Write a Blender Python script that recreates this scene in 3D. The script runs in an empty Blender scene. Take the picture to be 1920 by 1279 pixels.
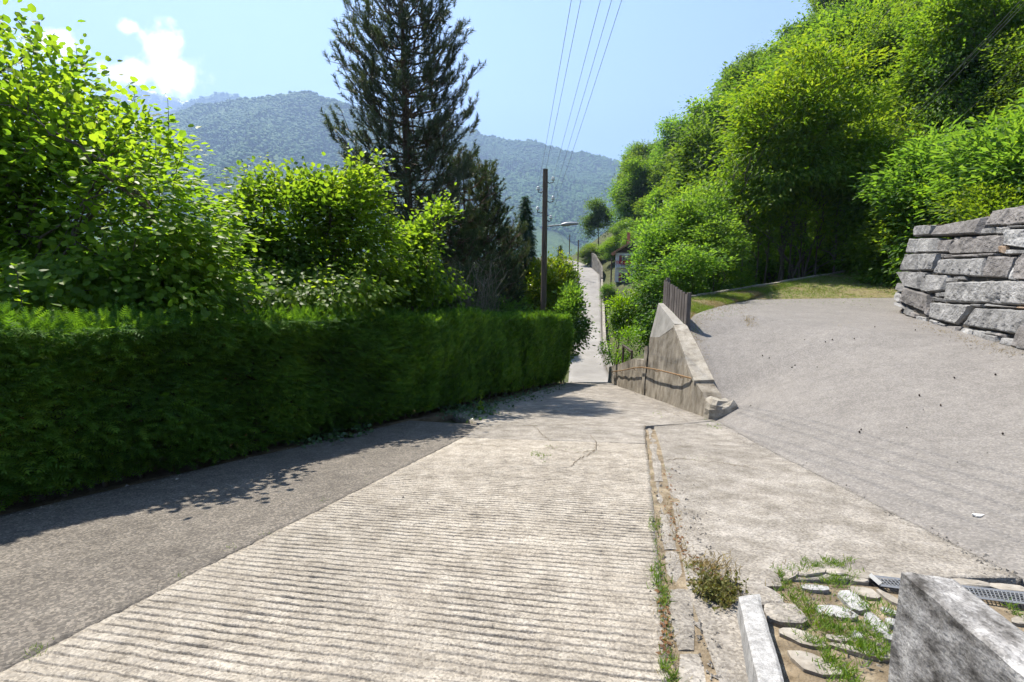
import bpy, math, random
import numpy as np

# ------------------------------------------------------------------ camera, sky, sun, exposure
SC = bpy.context.scene
F_PX, TH, EYE = 880.0, math.radians(9.0), 1.5            # focal length in photo pixels, pitch down, eye height
cam_d = bpy.data.cameras.new('camera')
cam_d.sensor_width = 36.0
cam_d.lens = 36.0 * F_PX / 1920.0
cam_d.clip_start, cam_d.clip_end = 0.05, 30000.0
cam_d.dof.use_dof = True
cam_d.dof.focus_distance = 6.0
cam_d.dof.aperture_fstop = 7.0
cam = bpy.data.objects.new('camera', cam_d)
SC.collection.objects.link(cam)
cam.location = (0, 0, EYE)
cam.rotation_euler = (math.radians(90) - TH, 0, 0)
SC.camera = cam

SUN_AZ, SUN_EL = -36.0, 59.0                             # degrees clockwise from +Y, elevation
w = bpy.data.worlds.new('World'); SC.world = w; w.use_nodes = True
nt = w.node_tree; nt.nodes.clear()
N = nt.nodes.new; LK = nt.links.new
sky = N('ShaderNodeTexSky'); sky.sky_type = 'NISHITA'; sky.sun_disc = False
sky.sun_elevation = math.radians(SUN_EL); sky.sun_rotation = math.radians(SUN_AZ % 360)
sky.altitude = 600; sky.air_density = 1.0; sky.dust_density = 0.6; sky.ozone_density = 2.6
bg = N('ShaderNodeBackground'); bg.inputs['Strength'].default_value = 0.074
out = N('ShaderNodeOutputWorld')
# white cumulus behind the left ridge: noise inside a few soft lobes of sky direction
tc = N('ShaderNodeTexCoord'); sep = N('ShaderNodeSeparateXYZ'); LK(tc.outputs['Generated'], sep.inputs[0])
def M(op, a, b=None, c=None):
    n = N('ShaderNodeMath'); n.operation = op
    for i, v in enumerate((a, b, c)):
        if v is None: continue
        if isinstance(v, (int, float)): n.inputs[i].default_value = v
        else: LK(v, n.inputs[i])
    return n.outputs[0]
ysafe = M('MAXIMUM', sep.outputs[1], 0.05)
gx = M('DIVIDE', sep.outputs[0], ysafe); gz = M('DIVIDE', sep.outputs[2], ysafe)
comb = N('ShaderNodeCombineXYZ'); LK(gx, comb.inputs[0]); LK(gz, comb.inputs[1])
nz = N('ShaderNodeTexNoise'); nz.inputs['Scale'].default_value = 15; nz.inputs['Detail'].default_value = 9
nz.inputs['Roughness'].default_value = 0.58; LK(comb.outputs[0], nz.inputs['Vector'])
nv = M('MULTIPLY', M('SUBTRACT', nz.outputs[0], 0.5), 2.0)
tot = None
for cx, cz, rx, rz, am in ((-.690, .428, .044, .050, 1.0), (-.665, .372, .062, .040, 1.0), (-.755, .378, .070, .030, .95),
                           (-.90, .43, .06, .030, .7), (-.745, .462, .020, .014, .8)):
    dx = M('DIVIDE', M('SUBTRACT', gx, cx), rx); dz = M('DIVIDE', M('SUBTRACT', gz, cz), rz)
    r = M('SQRT', M('ADD', M('MULTIPLY', dx, dx), M('MULTIPLY', dz, dz)))
    l = M('MULTIPLY', M('SUBTRACT', 1.25, r), am)
    tot = l if tot is None else M('MAXIMUM', tot, l)
mask = M('ADD', tot, M('MULTIPLY', nv, 1.3))
mr = N('ShaderNodeMapRange'); mr.interpolation_type = 'SMOOTHSTEP'; LK(mask, mr.inputs[0])
mr.inputs[1].default_value = 0.1; mr.inputs[2].default_value = 0.8
fw = M('MULTIPLY', mr.outputs[0], M('GREATER_THAN', sep.outputs[1], 0.1))
mixc = N('ShaderNodeMix'); mixc.data_type = 'RGBA'; LK(fw, mixc.inputs[0]); LK(sky.outputs[0], mixc.inputs[6])
mixc.inputs[7].default_value = (15.0, 14.6, 14.2, 1)
LK(mixc.outputs[2], bg.inputs['Color']); LK(bg.outputs[0], out.inputs[0])

sun_d = bpy.data.lights.new('sun', 'SUN'); sun_d.energy = 5.0; sun_d.angle = math.radians(0.53)
sun_d.color = (1.0, 0.93, 0.82)
sun = bpy.data.objects.new('sun', sun_d); SC.collection.objects.link(sun)
sun.rotation_euler = (math.radians(90 - SUN_EL), 0, math.radians(180 - SUN_AZ))
sun.location = (-20, 30, 60)

vs = SC.view_settings
vs.view_transform = 'Standard'; vs.look = 'None'; vs.gamma = 1.0; vs.exposure = 1.65; vs.use_curve_mapping = False
SC.render.engine = 'CYCLES'
cy = SC.cycles
cy.use_denoising = True
try: cy.denoiser = 'OPENIMAGEDENOISE'
except Exception: pass
cy.max_bounces = 6; cy.diffuse_bounces = 3; cy.glossy_bounces = 2; cy.transmission_bounces = 4
cy.use_adaptive_sampling = True; cy.adaptive_threshold = 0.02; cy.volume_bounces = 0; cy.transparent_max_bounces = 4; cy.caustics_reflective = False; cy.caustics_refractive = False

# ------------------------------------------------------------------ helpers
RNG = np.random.default_rng(7)
random.seed(7)
COL = SC.collection
TAU = 2 * math.pi

def ray(px, py):
    u = (px - 960) / F_PX; v = (639.5 - py) / F_PX
    return np.array([u, math.cos(TH) + v * math.sin(TH), -math.sin(TH) + v * math.cos(TH)])
def at(px, py, Y):
    d = ray(px, py); return np.array([0, 0, EYE]) + d * (Y / d[1])
def atz(px, py, z):
    d = ray(px, py); return np.array([0, 0, EYE]) + d * ((z - EYE) / d[2])

def _h(ix, iy, iz):
    n = (ix.astype(np.int64) * 374761393 + iy.astype(np.int64) * 668265263 + iz.astype(np.int64) * 1440662683) & 0xffffffff
    n = ((n ^ (n >> 13)) * 1274126177) & 0xffffffff
    n = ((n ^ (n >> 16)) * 2246822519) & 0xffffffff
    return ((n ^ (n >> 15)) & 0xffff) / 32767.5 - 1.0
def vnoise(x, y, z=0.0):
    x, y, z = np.broadcast_arrays(np.asarray(x, float), np.asarray(y, float), np.asarray(z, float))
    ix, iy, iz = np.floor(x), np.floor(y), np.floor(z)
    fx, fy, fz = x - ix, y - iy, z - iz
    fx = fx * fx * (3 - 2 * fx); fy = fy * fy * (3 - 2 * fy); fz = fz * fz * (3 - 2 * fz)
    r = 0
    for a in (0, 1):
        for b in (0, 1):
            for c in (0, 1):
                wgt = (fx if a else 1 - fx) * (fy if b else 1 - fy) * (fz if c else 1 - fz)
                r = r + wgt * _h(ix + a, iy + b, iz + c)
    return r
def fbm(x, y, z=0.0, o=4):
    s, a, f = 0, 1.0, 1.0
    for k in range(o):
        s = s + a * vnoise(np.asarray(x) * f + 17.3 * k, np.asarray(y) * f - 9.1 * k, np.asarray(z) * f + 3.7 * k)
        a *= .5; f *= 2.03
    return s
def sstep(t): t = np.clip(t, 0, 1); return t * t * (3 - 2 * t)
def unit(v): v = np.asarray(v, float); return v / np.maximum(np.linalg.norm(v, axis=-1, keepdims=True), 1e-9)

def mesh_data(name, V, Fc, mat, smooth=False, rnd=None):
    V = np.asarray(V, np.float32).reshape(-1, 3); Fc = np.asarray(Fc, np.int32)
    k = Fc.shape[1]; me = bpy.data.meshes.new(name)
    me.vertices.add(len(V)); me.vertices.foreach_set('co', V.ravel())
    me.loops.add(Fc.size); me.loops.foreach_set('vertex_index', Fc.ravel())
    me.polygons.add(len(Fc)); me.polygons.foreach_set('loop_start', np.arange(0, Fc.size, k, dtype=np.int32))
    if rnd is not None:
        a = me.attributes.new('rnd', 'FLOAT', 'POINT'); a.data.foreach_set('value', np.asarray(rnd, np.float32))
    me.update(calc_edges=True)
    me.polygons.foreach_set('use_smooth', np.full(len(Fc), smooth, dtype=bool))
    if mat is not None: me.materials.append(mat)
    return me
def obj(name, me, parent=None):
    o = bpy.data.objects.new(name, me); COL.objects.link(o)
    if parent is not None: o.parent = parent
    return o
def mk(name, V, Fc, mat, parent=None, smooth=False, rnd=None):
    return obj(name, mesh_data(name, V, Fc, mat, smooth, rnd), parent)
def tag(o, label, cat=None, group=None, kind=None):
    if label: o['label'] = label
    if cat: o['category'] = cat
    if group: o['group'] = group
    if kind: o['kind'] = kind
    return o
def struct(o, label=None):
    o['kind'] = 'structure'
    if label: o['label'] = label
    return o
def stuff(o, label, cat):
    return tag(o, label, cat, None, 'stuff')
def thing(name, label, cat, loc=(0, 0, 0), rz=0.0, group=None):
    o = bpy.data.objects.new(name, None); COL.objects.link(o)
    o.empty_display_size = 0.2
    o.location = loc; o.rotation_euler = (0, 0, rz)
    return tag(o, label, cat, group)
def dup(root, loc, rz, sc, label=None, group=None):
    r = root.copy(); COL.objects.link(r); r.location = loc; r.rotation_euler = (0, 0, rz); r.scale = sc
    if label: r['label'] = label
    if group: r['group'] = group
    for ch in list(root.children):
        c = ch.copy(); COL.objects.link(c); c.parent = r
        for g in list(ch.children):
            d = g.copy(); COL.objects.link(d); d.parent = c
    return r

class MB:
    """collects triangles"""
    def __init__(s): s.V = []; s.T = []; s.R = []; s.n = 0
    def add(s, V, T, r=0.5):
        V = np.asarray(V, float).reshape(-1, 3); T = np.asarray(T, int)
        if T.shape[1] == 4: T = np.concatenate([T[:, [0, 1, 2]], T[:, [0, 2, 3]]])
        s.V.append(V); s.T.append(T + s.n); s.n += len(V)
        s.R.append(np.full(len(V), r) if np.isscalar(r) else np.asarray(r, float))
        return s
    def box(s, c, sz, rz=0.0, r=.5, tilt=None):
        x, y, z = np.array(sz) / 2
        v = np.array([[a * x, b * y, q * z] for q in (-1, 1) for b in (-1, 1) for a in (-1, 1)])
        if tilt is not None: v = v @ np.asarray(tilt).T
        ca, sa = math.cos(rz), math.sin(rz)
        v = np.stack([v[:, 0] * ca - v[:, 1] * sa, v[:, 0] * sa + v[:, 1] * ca, v[:, 2]], 1) + np.asarray(c)
        return s.add(v, [[0, 2, 3, 1], [4, 5, 7, 6], [0, 1, 5, 4], [2, 6, 7, 3], [0, 4, 6, 2], [1, 3, 7, 5]], r)
    def tube(s, P, R, n=6, r=.5, cap=True):
        P = np.asarray(P, float); R = np.broadcast_to(np.asarray(R, float), (len(P),))
        T = unit(np.gradient(P, axis=0)); m = unit(np.abs(P[-1] - P[0]) + 1e-6)
        ref = np.array([1., 0, 0]) if m[0] < .6 else np.array([0, 1., 0])
        a = unit(np.cross(T, ref)); b = np.cross(T, a)
        an = np.arange(n) * TAU / n
        V = P[:, None] + R[:, None, None] * (np.cos(an)[None, :, None] * a[:, None] + np.sin(an)[None, :, None] * b[:, None])
        q = []
        for i in range(len(P) - 1):
            for j in range(n):
                k = (j + 1) % n; q.append([i * n + j, i * n + k, (i + 1) * n + k, (i + 1) * n + j])
        V = V.reshape(-1, 3); s.add(V, q, r)
        if cap:
            for i in (0, len(P) - 1):
                s.add(np.vstack([V[i * n:(i + 1) * n], P[i:i + 1]]), [[j, (j + 1) % n, n] for j in range(n)], r)
        return s
    def prism(s, poly, z0, z1, r=.5):
        """vertical prism from a convex-ish xy polygon"""
        p = np.asarray(poly, float); n = len(p)
        V = np.vstack([np.c_[p, np.full(n, z0)], np.c_[p, np.full(n, z1)]])
        T = [[0, i + 1, i] for i in range(1, n - 1)] + [[n, n + i, n + i + 1] for i in range(1, n - 1)]
        for i in range(n):
            j = (i + 1) % n; T += [[i, j, n + j], [i, n + j, n + i]]
        return s.add(V, T, r)
    def build(s, name, mat, parent=None, smooth=False):
        return mk(name, np.vstack(s.V), np.vstack(s.T), mat, parent, smooth, np.concatenate(s.R))

# ---- materials
def new_mat(name):
    m = bpy.data.materials.new(name); m.use_nodes = True
    t = m.node_tree; t.nodes.clear()
    return m, t, t.nodes.new, t.links.new
def ramp(t, stops):
    n = t.nodes.new('ShaderNodeValToRGB'); e = n.color_ramp.elements
    while len(e) < len(stops): e.new(0.5)
    for i, (p, c) in enumerate(stops): e[i].position = p; e[i].color = (*c, 1)
    return n
def leaf_mat(name, dark, mid, light, trans, tf=0.42, rough=0.42, spec=0.35, objvar=0.18):
    m, t, n, l = new_mat(name)
    a = n('ShaderNodeAttribute'); a.attribute_name = 'rnd'
    oi = n('ShaderNodeObjectInfo')
    rp = ramp(t, [(0, dark), (.5, mid), (1, light)]); l(a.outputs['Fac'], rp.inputs[0])
    hs = n('ShaderNodeHueSaturation'); l(rp.outputs[0], hs.inputs['Color'])
    mr = n('ShaderNodeMapRange'); l(oi.outputs['Random'], mr.inputs[0]); mr.inputs[3].default_value = 1 - objvar; mr.inputs[4].default_value = 1 + objvar
    l(mr.outputs[0], hs.inputs['Value'])
    mh = n('ShaderNodeMapRange'); l(oi.outputs['Random'], mh.inputs[0]); mh.inputs[3].default_value = .5 - .06 * objvar; mh.inputs[4].default_value = .5 + .06 * objvar
    l(mh.outputs[0], hs.inputs['Hue'])
    p = n('ShaderNodeBsdfPrincipled'); l(hs.outputs[0], p.inputs['Base Color']); p.inputs['Roughness'].default_value = rough
    p.inputs['Specular IOR Level'].default_value = spec
    tr = n('ShaderNodeBsdfTranslucent')
    mt = n('ShaderNodeMix'); mt.data_type = 'RGBA'; mt.blend_type = 'MULTIPLY'; mt.inputs[0].default_value = 1.0
    l(hs.outputs[0], mt.inputs[6]); mt.inputs[7].default_value = (*trans, 1); l(mt.outputs[2], tr.inputs[0])
    mx = n('ShaderNodeMixShader'); mx.inputs[0].default_value = tf; l(p.outputs[0], mx.inputs[1]); l(tr.outputs[0], mx.inputs[2])
    o = n('ShaderNodeOutputMaterial'); l(mx.outputs[0], o.inputs[0])
    return m
def stone_mat(name, stops, scale=3.0, detail=8, rough=.85, bump=.3, bscale=40, speck=None, speck_scale=120, speck_amt=.5,
              big=None, stretch=(1, 1, 1), rnd_amt=0.0, bdist=.01):
    """noise-coloured rough surface; speck = (dark, light) aggregate grains; big = (scale, amount) broad staining"""
    m, t, n, l = new_mat(name)
    tc = n('ShaderNodeTexCoord'); mp = n('ShaderNodeMapping'); l(tc.outputs['Object'], mp.inputs[0]); mp.inputs['Scale'].default_value = stretch
    nz = n('ShaderNodeTexNoise'); nz.inputs['Scale'].default_value = scale; nz.inputs['Detail'].default_value = detail; nz.inputs['Roughness'].default_value = .62
    l(mp.outputs[0], nz.inputs['Vector'])
    rp = ramp(t, stops); l(nz.outputs[0], rp.inputs[0]); col = rp.outputs[0]
    if speck:
        vo = n('ShaderNodeTexVoronoi'); vo.inputs['Scale'].default_value = speck_scale; l(mp.outputs[0], vo.inputs['Vector'])
        sp = n('ShaderNodeSeparateColor'); l(vo.outputs['Color'], sp.inputs[0])
        r2 = ramp(t, [(0, speck[0]), (.55, (1, 1, 1)), (1, speck[1])]); l(sp.outputs[0], r2.inputs[0])
        mx = n('ShaderNodeMix'); mx.data_type = 'RGBA'; mx.blend_type = 'MULTIPLY'; mx.inputs[0].default_value = speck_amt
        l(col, mx.inputs[6]); l(r2.outputs[0], mx.inputs[7]); col = mx.outputs[2]
    if big:
        nb = n('ShaderNodeTexNoise'); nb.inputs['Scale'].default_value = big[0]; nb.inputs['Detail'].default_value = 5; l(tc.outputs['Object'], nb.inputs['Vector'])
        r3 = ramp(t, [(.3, (1 - big[1],) * 3), (.7, (1 + big[1],) * 3)]); l(nb.outputs[0], r3.inputs[0])
        mx = n('ShaderNodeMix'); mx.data_type = 'RGBA'; mx.blend_type = 'MULTIPLY'; mx.inputs[0].default_value = 1
        l(col, mx.inputs[6]); l(r3.outputs[0], mx.inputs[7]); col = mx.outputs[2]
    if rnd_amt:
        oi = n('ShaderNodeObjectInfo'); mr = n('ShaderNodeMapRange'); l(oi.outputs['Random'], mr.inputs[0])
        mr.inputs[3].default_value = 1 - rnd_amt; mr.inputs[4].default_value = 1 + rnd_amt
        hs = n('ShaderNodeHueSaturation'); l(col, hs.inputs['Color']); l(mr.outputs[0], hs.inputs['Value']); col = hs.outputs[0]
    p = n('ShaderNodeBsdfPrincipled'); l(col, p.inputs['Base Color']); p.inputs['Roughness'].default_value = rough
    p.inputs['Specular IOR Level'].default_value = .25
    nb2 = n('ShaderNodeTexNoise'); nb2.inputs['Scale'].default_value = bscale; nb2.inputs['Detail'].default_value = 6; l(mp.outputs[0], nb2.inputs['Vector'])
    bp = n('ShaderNodeBump'); bp.inputs['Strength'].default_value = bump; bp.inputs['Distance'].default_value = bdist
    l(nb2.outputs[0], bp.inputs['Height']); l(bp.outputs[0], p.inputs['Normal'])
    o = n('ShaderNodeOutputMaterial'); l(p.outputs[0], o.inputs[0])
    return m
def plain(name, c, rough=.6, metal=0.0, var=.12, scale=8):
    m, t, n, l = new_mat(name)
    tc = n('ShaderNodeTexCoord'); nz = n('ShaderNodeTexNoise'); nz.inputs['Scale'].default_value = scale; nz.inputs['Detail'].default_value = 5
    l(tc.outputs['Object'], nz.inputs['Vector'])
    rp = ramp(t, [(.25, tuple(v * (1 - var) for v in c)), (.75, tuple(min(1, v * (1 + var)) for v in c))]); l(nz.outputs[0], rp.inputs[0])
    p = n('ShaderNodeBsdfPrincipled'); l(rp.outputs[0], p.inputs['Base Color']); p.inputs['Roughness'].default_value = rough; p.inputs['Metallic'].default_value = metal
    o = n('ShaderNodeOutputMaterial'); l(p.outputs[0], o.inputs[0])
    return m

MT = {}
MT['concrete'] = stone_mat('concrete', [(.25, (0.1722, 0.1508, 0.1218)), (.5, (0.2764, 0.2488, 0.2089)), (.75, (0.3716, 0.3411, 0.2941))], 5, 10, .9, .8, 80,
                           ((.30, .27, .24), (1.55, 1.52, 1.45)), 95, .5, (.55, .13), bdist=.007)
MT['slab'] = stone_mat('slab', [(.25, (0.1207, 0.1073, 0.0887)), (.5, (0.2156, 0.1972, 0.1720)), (.75, (0.3105, 0.2895, 0.2606))], 4, 10, .9, .8, 70,
                       ((.30, .27, .24), (1.55, 1.52, 1.45)), 75, .5, (.9, .18), bdist=.012)
MT['asphalt'] = stone_mat('asphalt', [(.25, (0.1395, 0.1297, 0.1186)), (.5, (0.1655, 0.1537, 0.1416)), (.75, (0.1925, 0.1799, 0.1655))], 5, 10, .85, .6, 110,
                          ((.42, .42, .42), (2.0, 1.97, 1.92)), 60, .33, (.9, .08), bdist=.008)
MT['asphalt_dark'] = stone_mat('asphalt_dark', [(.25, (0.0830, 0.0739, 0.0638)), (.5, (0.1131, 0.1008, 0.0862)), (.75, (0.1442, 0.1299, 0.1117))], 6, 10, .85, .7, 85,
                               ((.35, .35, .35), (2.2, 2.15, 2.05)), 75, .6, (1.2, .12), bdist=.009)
MT['far_road'] = stone_mat('far_road', [(.3, (0.1890, 0.1782, 0.1620)), (.7, (0.2700, 0.2565, 0.2385))], .6, 6, .9, .2, 12, None, 50, .5, (.12, .14))
MT['soil'] = stone_mat('soil', [(.3, (.05, .038, .022)), (.5, (.10, .075, .045)), (.7, (.16, .125, .08))], 4, 8, .95, .8, 30, bdist=.03)
MT['ground'] = stone_mat('ground', [(.3, (.03, .035, .012)), (.5, (.055, .065, .022)), (.7, (.09, .09, .035))], 1.2, 8, .95, .8, 6, bdist=.08)
MT['paving_soil'] = stone_mat('paving_soil', [(.3, (.10, .075, .045)), (.5, (.19, .15, .10)), (.7, (.28, .235, .165))], 9, 9, .95, .9, 60, None, 50, .3, (4, .3), bdist=.02)
MT['verge'] = stone_mat('verge', [(.35, (.10, .085, .045)), (.5, (.20, .17, .085)), (.62, (.11, .12, .035)), (.75, (.27, .23, .13))], 3, 8, .95, .8, 40, bdist=.02)
MT['granite'] = stone_mat('granite', [(.3, (.20, .196, .19)), (.5, (.30, .296, .288)), (.7, (.40, .396, .386))], 30, 8, .75, .6, 110,
                          ((.35, .35, .35), (1.2, 1.2, 1.2)), 260, .5, (6, .16), (1, 1, .35), bdist=.004)
MT['granite_dirty'] = stone_mat('granite_dirty', [(.36, (.05, .046, .042)), (.45, (.16, .153, .145)), (.54, (.27, .262, .252)), (.66, (.42, .41, .395))], 9, 12, .8, .9, 60,
                                ((.3, .3, .3), (1.3, 1.3, 1.3)), 170, .55, (5, .25), (1, .7, 1), bdist=.006)
MT['wallstone'] = stone_mat('wallstone', [(.25, (0.0903, 0.0886, 0.0860)), (.5, (0.1935, 0.1901, 0.1858)), (.75, (0.2838, 0.2795, 0.2735))], 4, 10, .8, 1.0, 22,
                            ((.6, .6, .6), (1.25, 1.25, 1.22)), 60, .35, (1.6, .25), (1, 1, 1.6), .22, bdist=.02)
MT['wallstone_brown'] = stone_mat('wallstone_brown', [(.25, (0.0855, 0.0774, 0.0720)), (.5, (0.1665, 0.1548, 0.1467)), (.75, (0.2430, 0.2295, 0.2205))], 4, 10, .8, 1.0, 22,
                                  None, 60, .35, (1.6, .25), (1, 1, 1.6), .18, bdist=.02)
MT['wallstone_white'] = stone_mat('wallstone_white', [(.25, (.19, .188, .185)), (.5, (.29, .288, .283)), (.75, (.39, .387, .38))], 5, 10, .8, 1.0, 20, None, 60, .3, (2, .2), (1, 1, 1), .1, bdist=.02)
MT['wallstone_orange'] = stone_mat('wallstone_orange', [(.3, (.16, .11, .07)), (.7, (.28, .21, .15))], 6, 8, .8, .8, 20, bdist=.02)
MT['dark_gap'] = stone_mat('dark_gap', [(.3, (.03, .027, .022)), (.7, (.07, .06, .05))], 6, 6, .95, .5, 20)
MT['old_concrete'] = stone_mat('old_concrete', [(.28, (.075, .062, .045)), (.42, (.17, .147, .115)), (.58, (.255, .228, .188)), (.8, (.34, .31, .265))], 3.2, 10, .9, .8, 35,
                               ((.6, .6, .55), (1.2, 1.2, 1.15)), 70, .4, (1.3, .3), (1.5, 1.5, .75), bdist=.012)
MT['bend'] = stone_mat('bend', [(.3, (.05, .045, .038)), (.5, (.11, .10, .085)), (.7, (.18, .165, .14))], 1.2, 9, .9, .6, 6, bdist=.05)
MT['new_concrete'] = stone_mat('new_concrete', [(.3, (0.203, 0.191, 0.173)), (.5, (0.270, 0.259, 0.236)), (.75, (0.330, 0.319, 0.292))], 3, 8, .9, .5, 40, None, 50, .4, (1.4, .18), (1.5, 1.5, .7), bdist=.008)
MT['cap_concrete'] = stone_mat('cap_concrete', [(.28, (0.173, 0.150, 0.120)), (.5, (0.285, 0.259, 0.217)), (.75, (0.375, 0.349, 0.307))], 5, 9, .9, .7, 50,
                               ((.6, .58, .52), (1.2, 1.2, 1.15)), 70, .5, (1.5, .2), bdist=.008)
MT['board'] = stone_mat('board', [(.3, (.055, .045, .04)), (.5, (.11, .095, .085)), (.7, (.17, .15, .14))], 6, 8, .85, .6, 30, None, 40, .3, None, (6, 6, .5), .25, bdist=.006)
MT['pole_wood'] = stone_mat('pole_wood', [(.3, (.06, .042, .03)), (.5, (.12, .088, .065)), (.7, (.18, .135, .10))], 5, 8, .85, .5, 20, None, 40, .3, None, (5, 5, .3), 0, bdist=.01)
MT['bark'] = stone_mat('bark', [(.3, (.05, .04, .03)), (.5, (.11, .09, .068)), (.7, (.18, .15, .118))], 6, 8, .9, 1, 14, None, 40, .3, None, (3, 3, .6), .2, bdist=.03)
MT['bark_pine'] = stone_mat('bark_pine', [(.3, (.045, .032, .024)), (.5, (.10, .07, .052)), (.7, (.16, .115, .085))], 6, 8, .9, 1, 12, None, 40, .3, None, (3, 3, .6), 0, bdist=.03)
MT['dead_twig'] = plain('dead_twig', (.20, .165, .13), .9)
MT['rust_rail'] = stone_mat('rust_rail', [(.3, (.13, .075, .035)), (.7, (.24, .15, .07))], 12, 6, .6, .2, 60)
MT['galv'] = plain('galv', (.34, .34, .335), .5, .4)
MT['grate'] = plain('grate', (.17, .175, .18), .6, .2)
MT['iron'] = plain('iron', (.035, .035, .037), .55, .6)
MT['porcelain'] = plain('porcelain', (.72, .72, .70), .2)
MT['wire'] = plain('wire', (.10, .10, .105), .5, .4)
MT['wire_pale'] = plain('wire_pale', (.42, .43, .44), .4, .7)
MT['white_wall'] = stone_mat('white_wall', [(.3, (0.495, 0.495, 0.488)), (.7, (0.600, 0.600, 0.593))], 1.5, 6, .9, .2, 12)
MT['roof'] = stone_mat('roof', [(.3, (.20, .09, .055)), (.5, (.31, .155, .10)), (.7, (.42, .24, .17))], 3, 6, .85, .4, 10, rnd_amt=.2)
MT['shutter'] = plain('shutter', (.22, .035, .025), .6)
MT['glass'] = plain('glass', (.035, .045, .055), .08)
MT['dark_wood'] = plain('dark_wood', (.05, .035, .025), .8)
MT['flower'] = plain('flower', (.55, .04, .03), .7, 0, .4, 30)
MT['paper'] = plain('paper', (.5, .49, .47), .8)
MT['snow_rock'] = stone_mat('snow_rock', [(.4, (.085, .09, .085)), (.56, (.14, .14, .13)), (.60, (.75, .76, .78)), (.8, (.85, .86, .88))], .012, 9, .9, .6, .03, None, 1, .3, None, (1, 1, 1), 0, bdist=15)
MT['forest_far'] = stone_mat('forest_far', [(.3, (.03, .06, .014)), (.5, (.055, .105, .022)), (.7, (.095, .155, .035))], .011, 10, .95, 1, .07, None, 1, .3, (.0035, .3), (1, 1, 1), 0, bdist=8)
MT['cone'] = plain('cone', (.045, .03, .02), .8)

MT['hazel'] = leaf_mat('hazel', (0.0488, 0.1027, 0.0146), (0.1020, 0.1843, 0.0220), (0.1830, 0.2626, 0.0269), (2.5, 2.35, .85), .54, .46, .18, .06)
MT['chestnut'] = leaf_mat('chestnut', (0.0403, 0.0886, 0.0121), (0.0881, 0.1609, 0.0170), (0.1820, 0.2363, 0.0243), (2.5, 2.35, .85), .54, .5, .18, .06)
MT['forest_a'] = leaf_mat('forest_a', (0.0381, 0.0846, 0.0138), (0.0797, 0.1490, 0.0208), (0.1404, 0.2115, 0.0254), (2.5, 2.35, .85), .52, .5, .15)
MT['forest_b'] = leaf_mat('forest_b', (0.0325, 0.0750, 0.0163), (0.0652, 0.1250, 0.0232), (0.1132, 0.1777, 0.0324), (2.5, 2.35, .85), .50, .5, .15)
MT['forest_c'] = leaf_mat('forest_c', (0.0443, 0.0943, 0.0138), (0.0931, 0.1681, 0.0185), (0.1640, 0.2307, 0.0232), (2.5, 2.35, .85), .54, .5, .15)
MT['ash'] = leaf_mat('ash', (0.0388, 0.0905, 0.0194), (0.0794, 0.1559, 0.0290), (0.1356, 0.2162, 0.0387), (2.5, 2.35, .85), .52, .46, .18, .10)
MT['bright'] = leaf_mat('bright', (0.0594, 0.1404, 0.0119), (0.1026, 0.2106, 0.0143), (0.1620, 0.2808, 0.0190), (2.7, 2.3, .4), .48, .4, .4, .08)
MT['photinia'] = leaf_mat('photinia', (0.0499, 0.1061, 0.0122), (0.1054, 0.1843, 0.0172), (0.2107, 0.2234, 0.0245), (2.65, 2.45, .4), .44, .3, .5, .06)
MT['hedge'] = leaf_mat('hedge', (0.0378, 0.0945, 0.0189), (0.0810, 0.1823, 0.0297), (0.1553, 0.2767, 0.0459), (2.5, 2.3, .6), .42, .6, .12, .05)
MT['juniper'] = leaf_mat('juniper', (.045, .085, .034), (.080, .135, .056), (.13, .185, .08), (2.0, 2.0, .8), .32, .5, .3)
MT['pine'] = leaf_mat('pine', (0.0312, 0.0480, 0.0312), (0.0624, 0.0888, 0.0528), (0.1200, 0.1500, 0.0864), (1.8, 1.8, .8), .25, .45, .35, .05)
MT['pine_dry'] = leaf_mat('pine_dry', (.024, .050, .022), (.052, .090, .038), (.11, .125, .055), (1.9, 1.7, .8), .28, .55, .25, .1)
MT['fir'] = leaf_mat('fir', (0.0156, 0.0416, 0.0208), (0.0312, 0.0754, 0.0351), (0.0520, 0.1105, 0.0494), (1.8, 1.9, .8), .22, .5, .25)
MT['grass'] = leaf_mat('grass', (.06, .115, .016), (.11, .18, .024), (.22, .24, .07), (2.0, 1.9, .5), .38, .5, .3)
MT['dry_grass'] = leaf_mat('dry_grass', (.16, .12, .055), (.24, .19, .095), (.33, .275, .155), (1.5, 1.3, .8), .28, .6, .2)
MT['brown_leaf'] = leaf_mat('brown_leaf', (.09, .045, .02), (.15, .075, .033), (.23, .125, .055), (1.4, 1.2, .8), .25, .6, .2)
MT['weed'] = leaf_mat('weed', (.07, .10, .022), (.13, .14, .04), (.22, .18, .08), (1.8, 1.6, .6), .3, .6, .2)
MT['ivy'] = leaf_mat('ivy', (.025, .065, .024), (.045, .10, .034), (.07, .145, .042), (2.0, 2.0, .7), .32, .3, .5)

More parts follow.
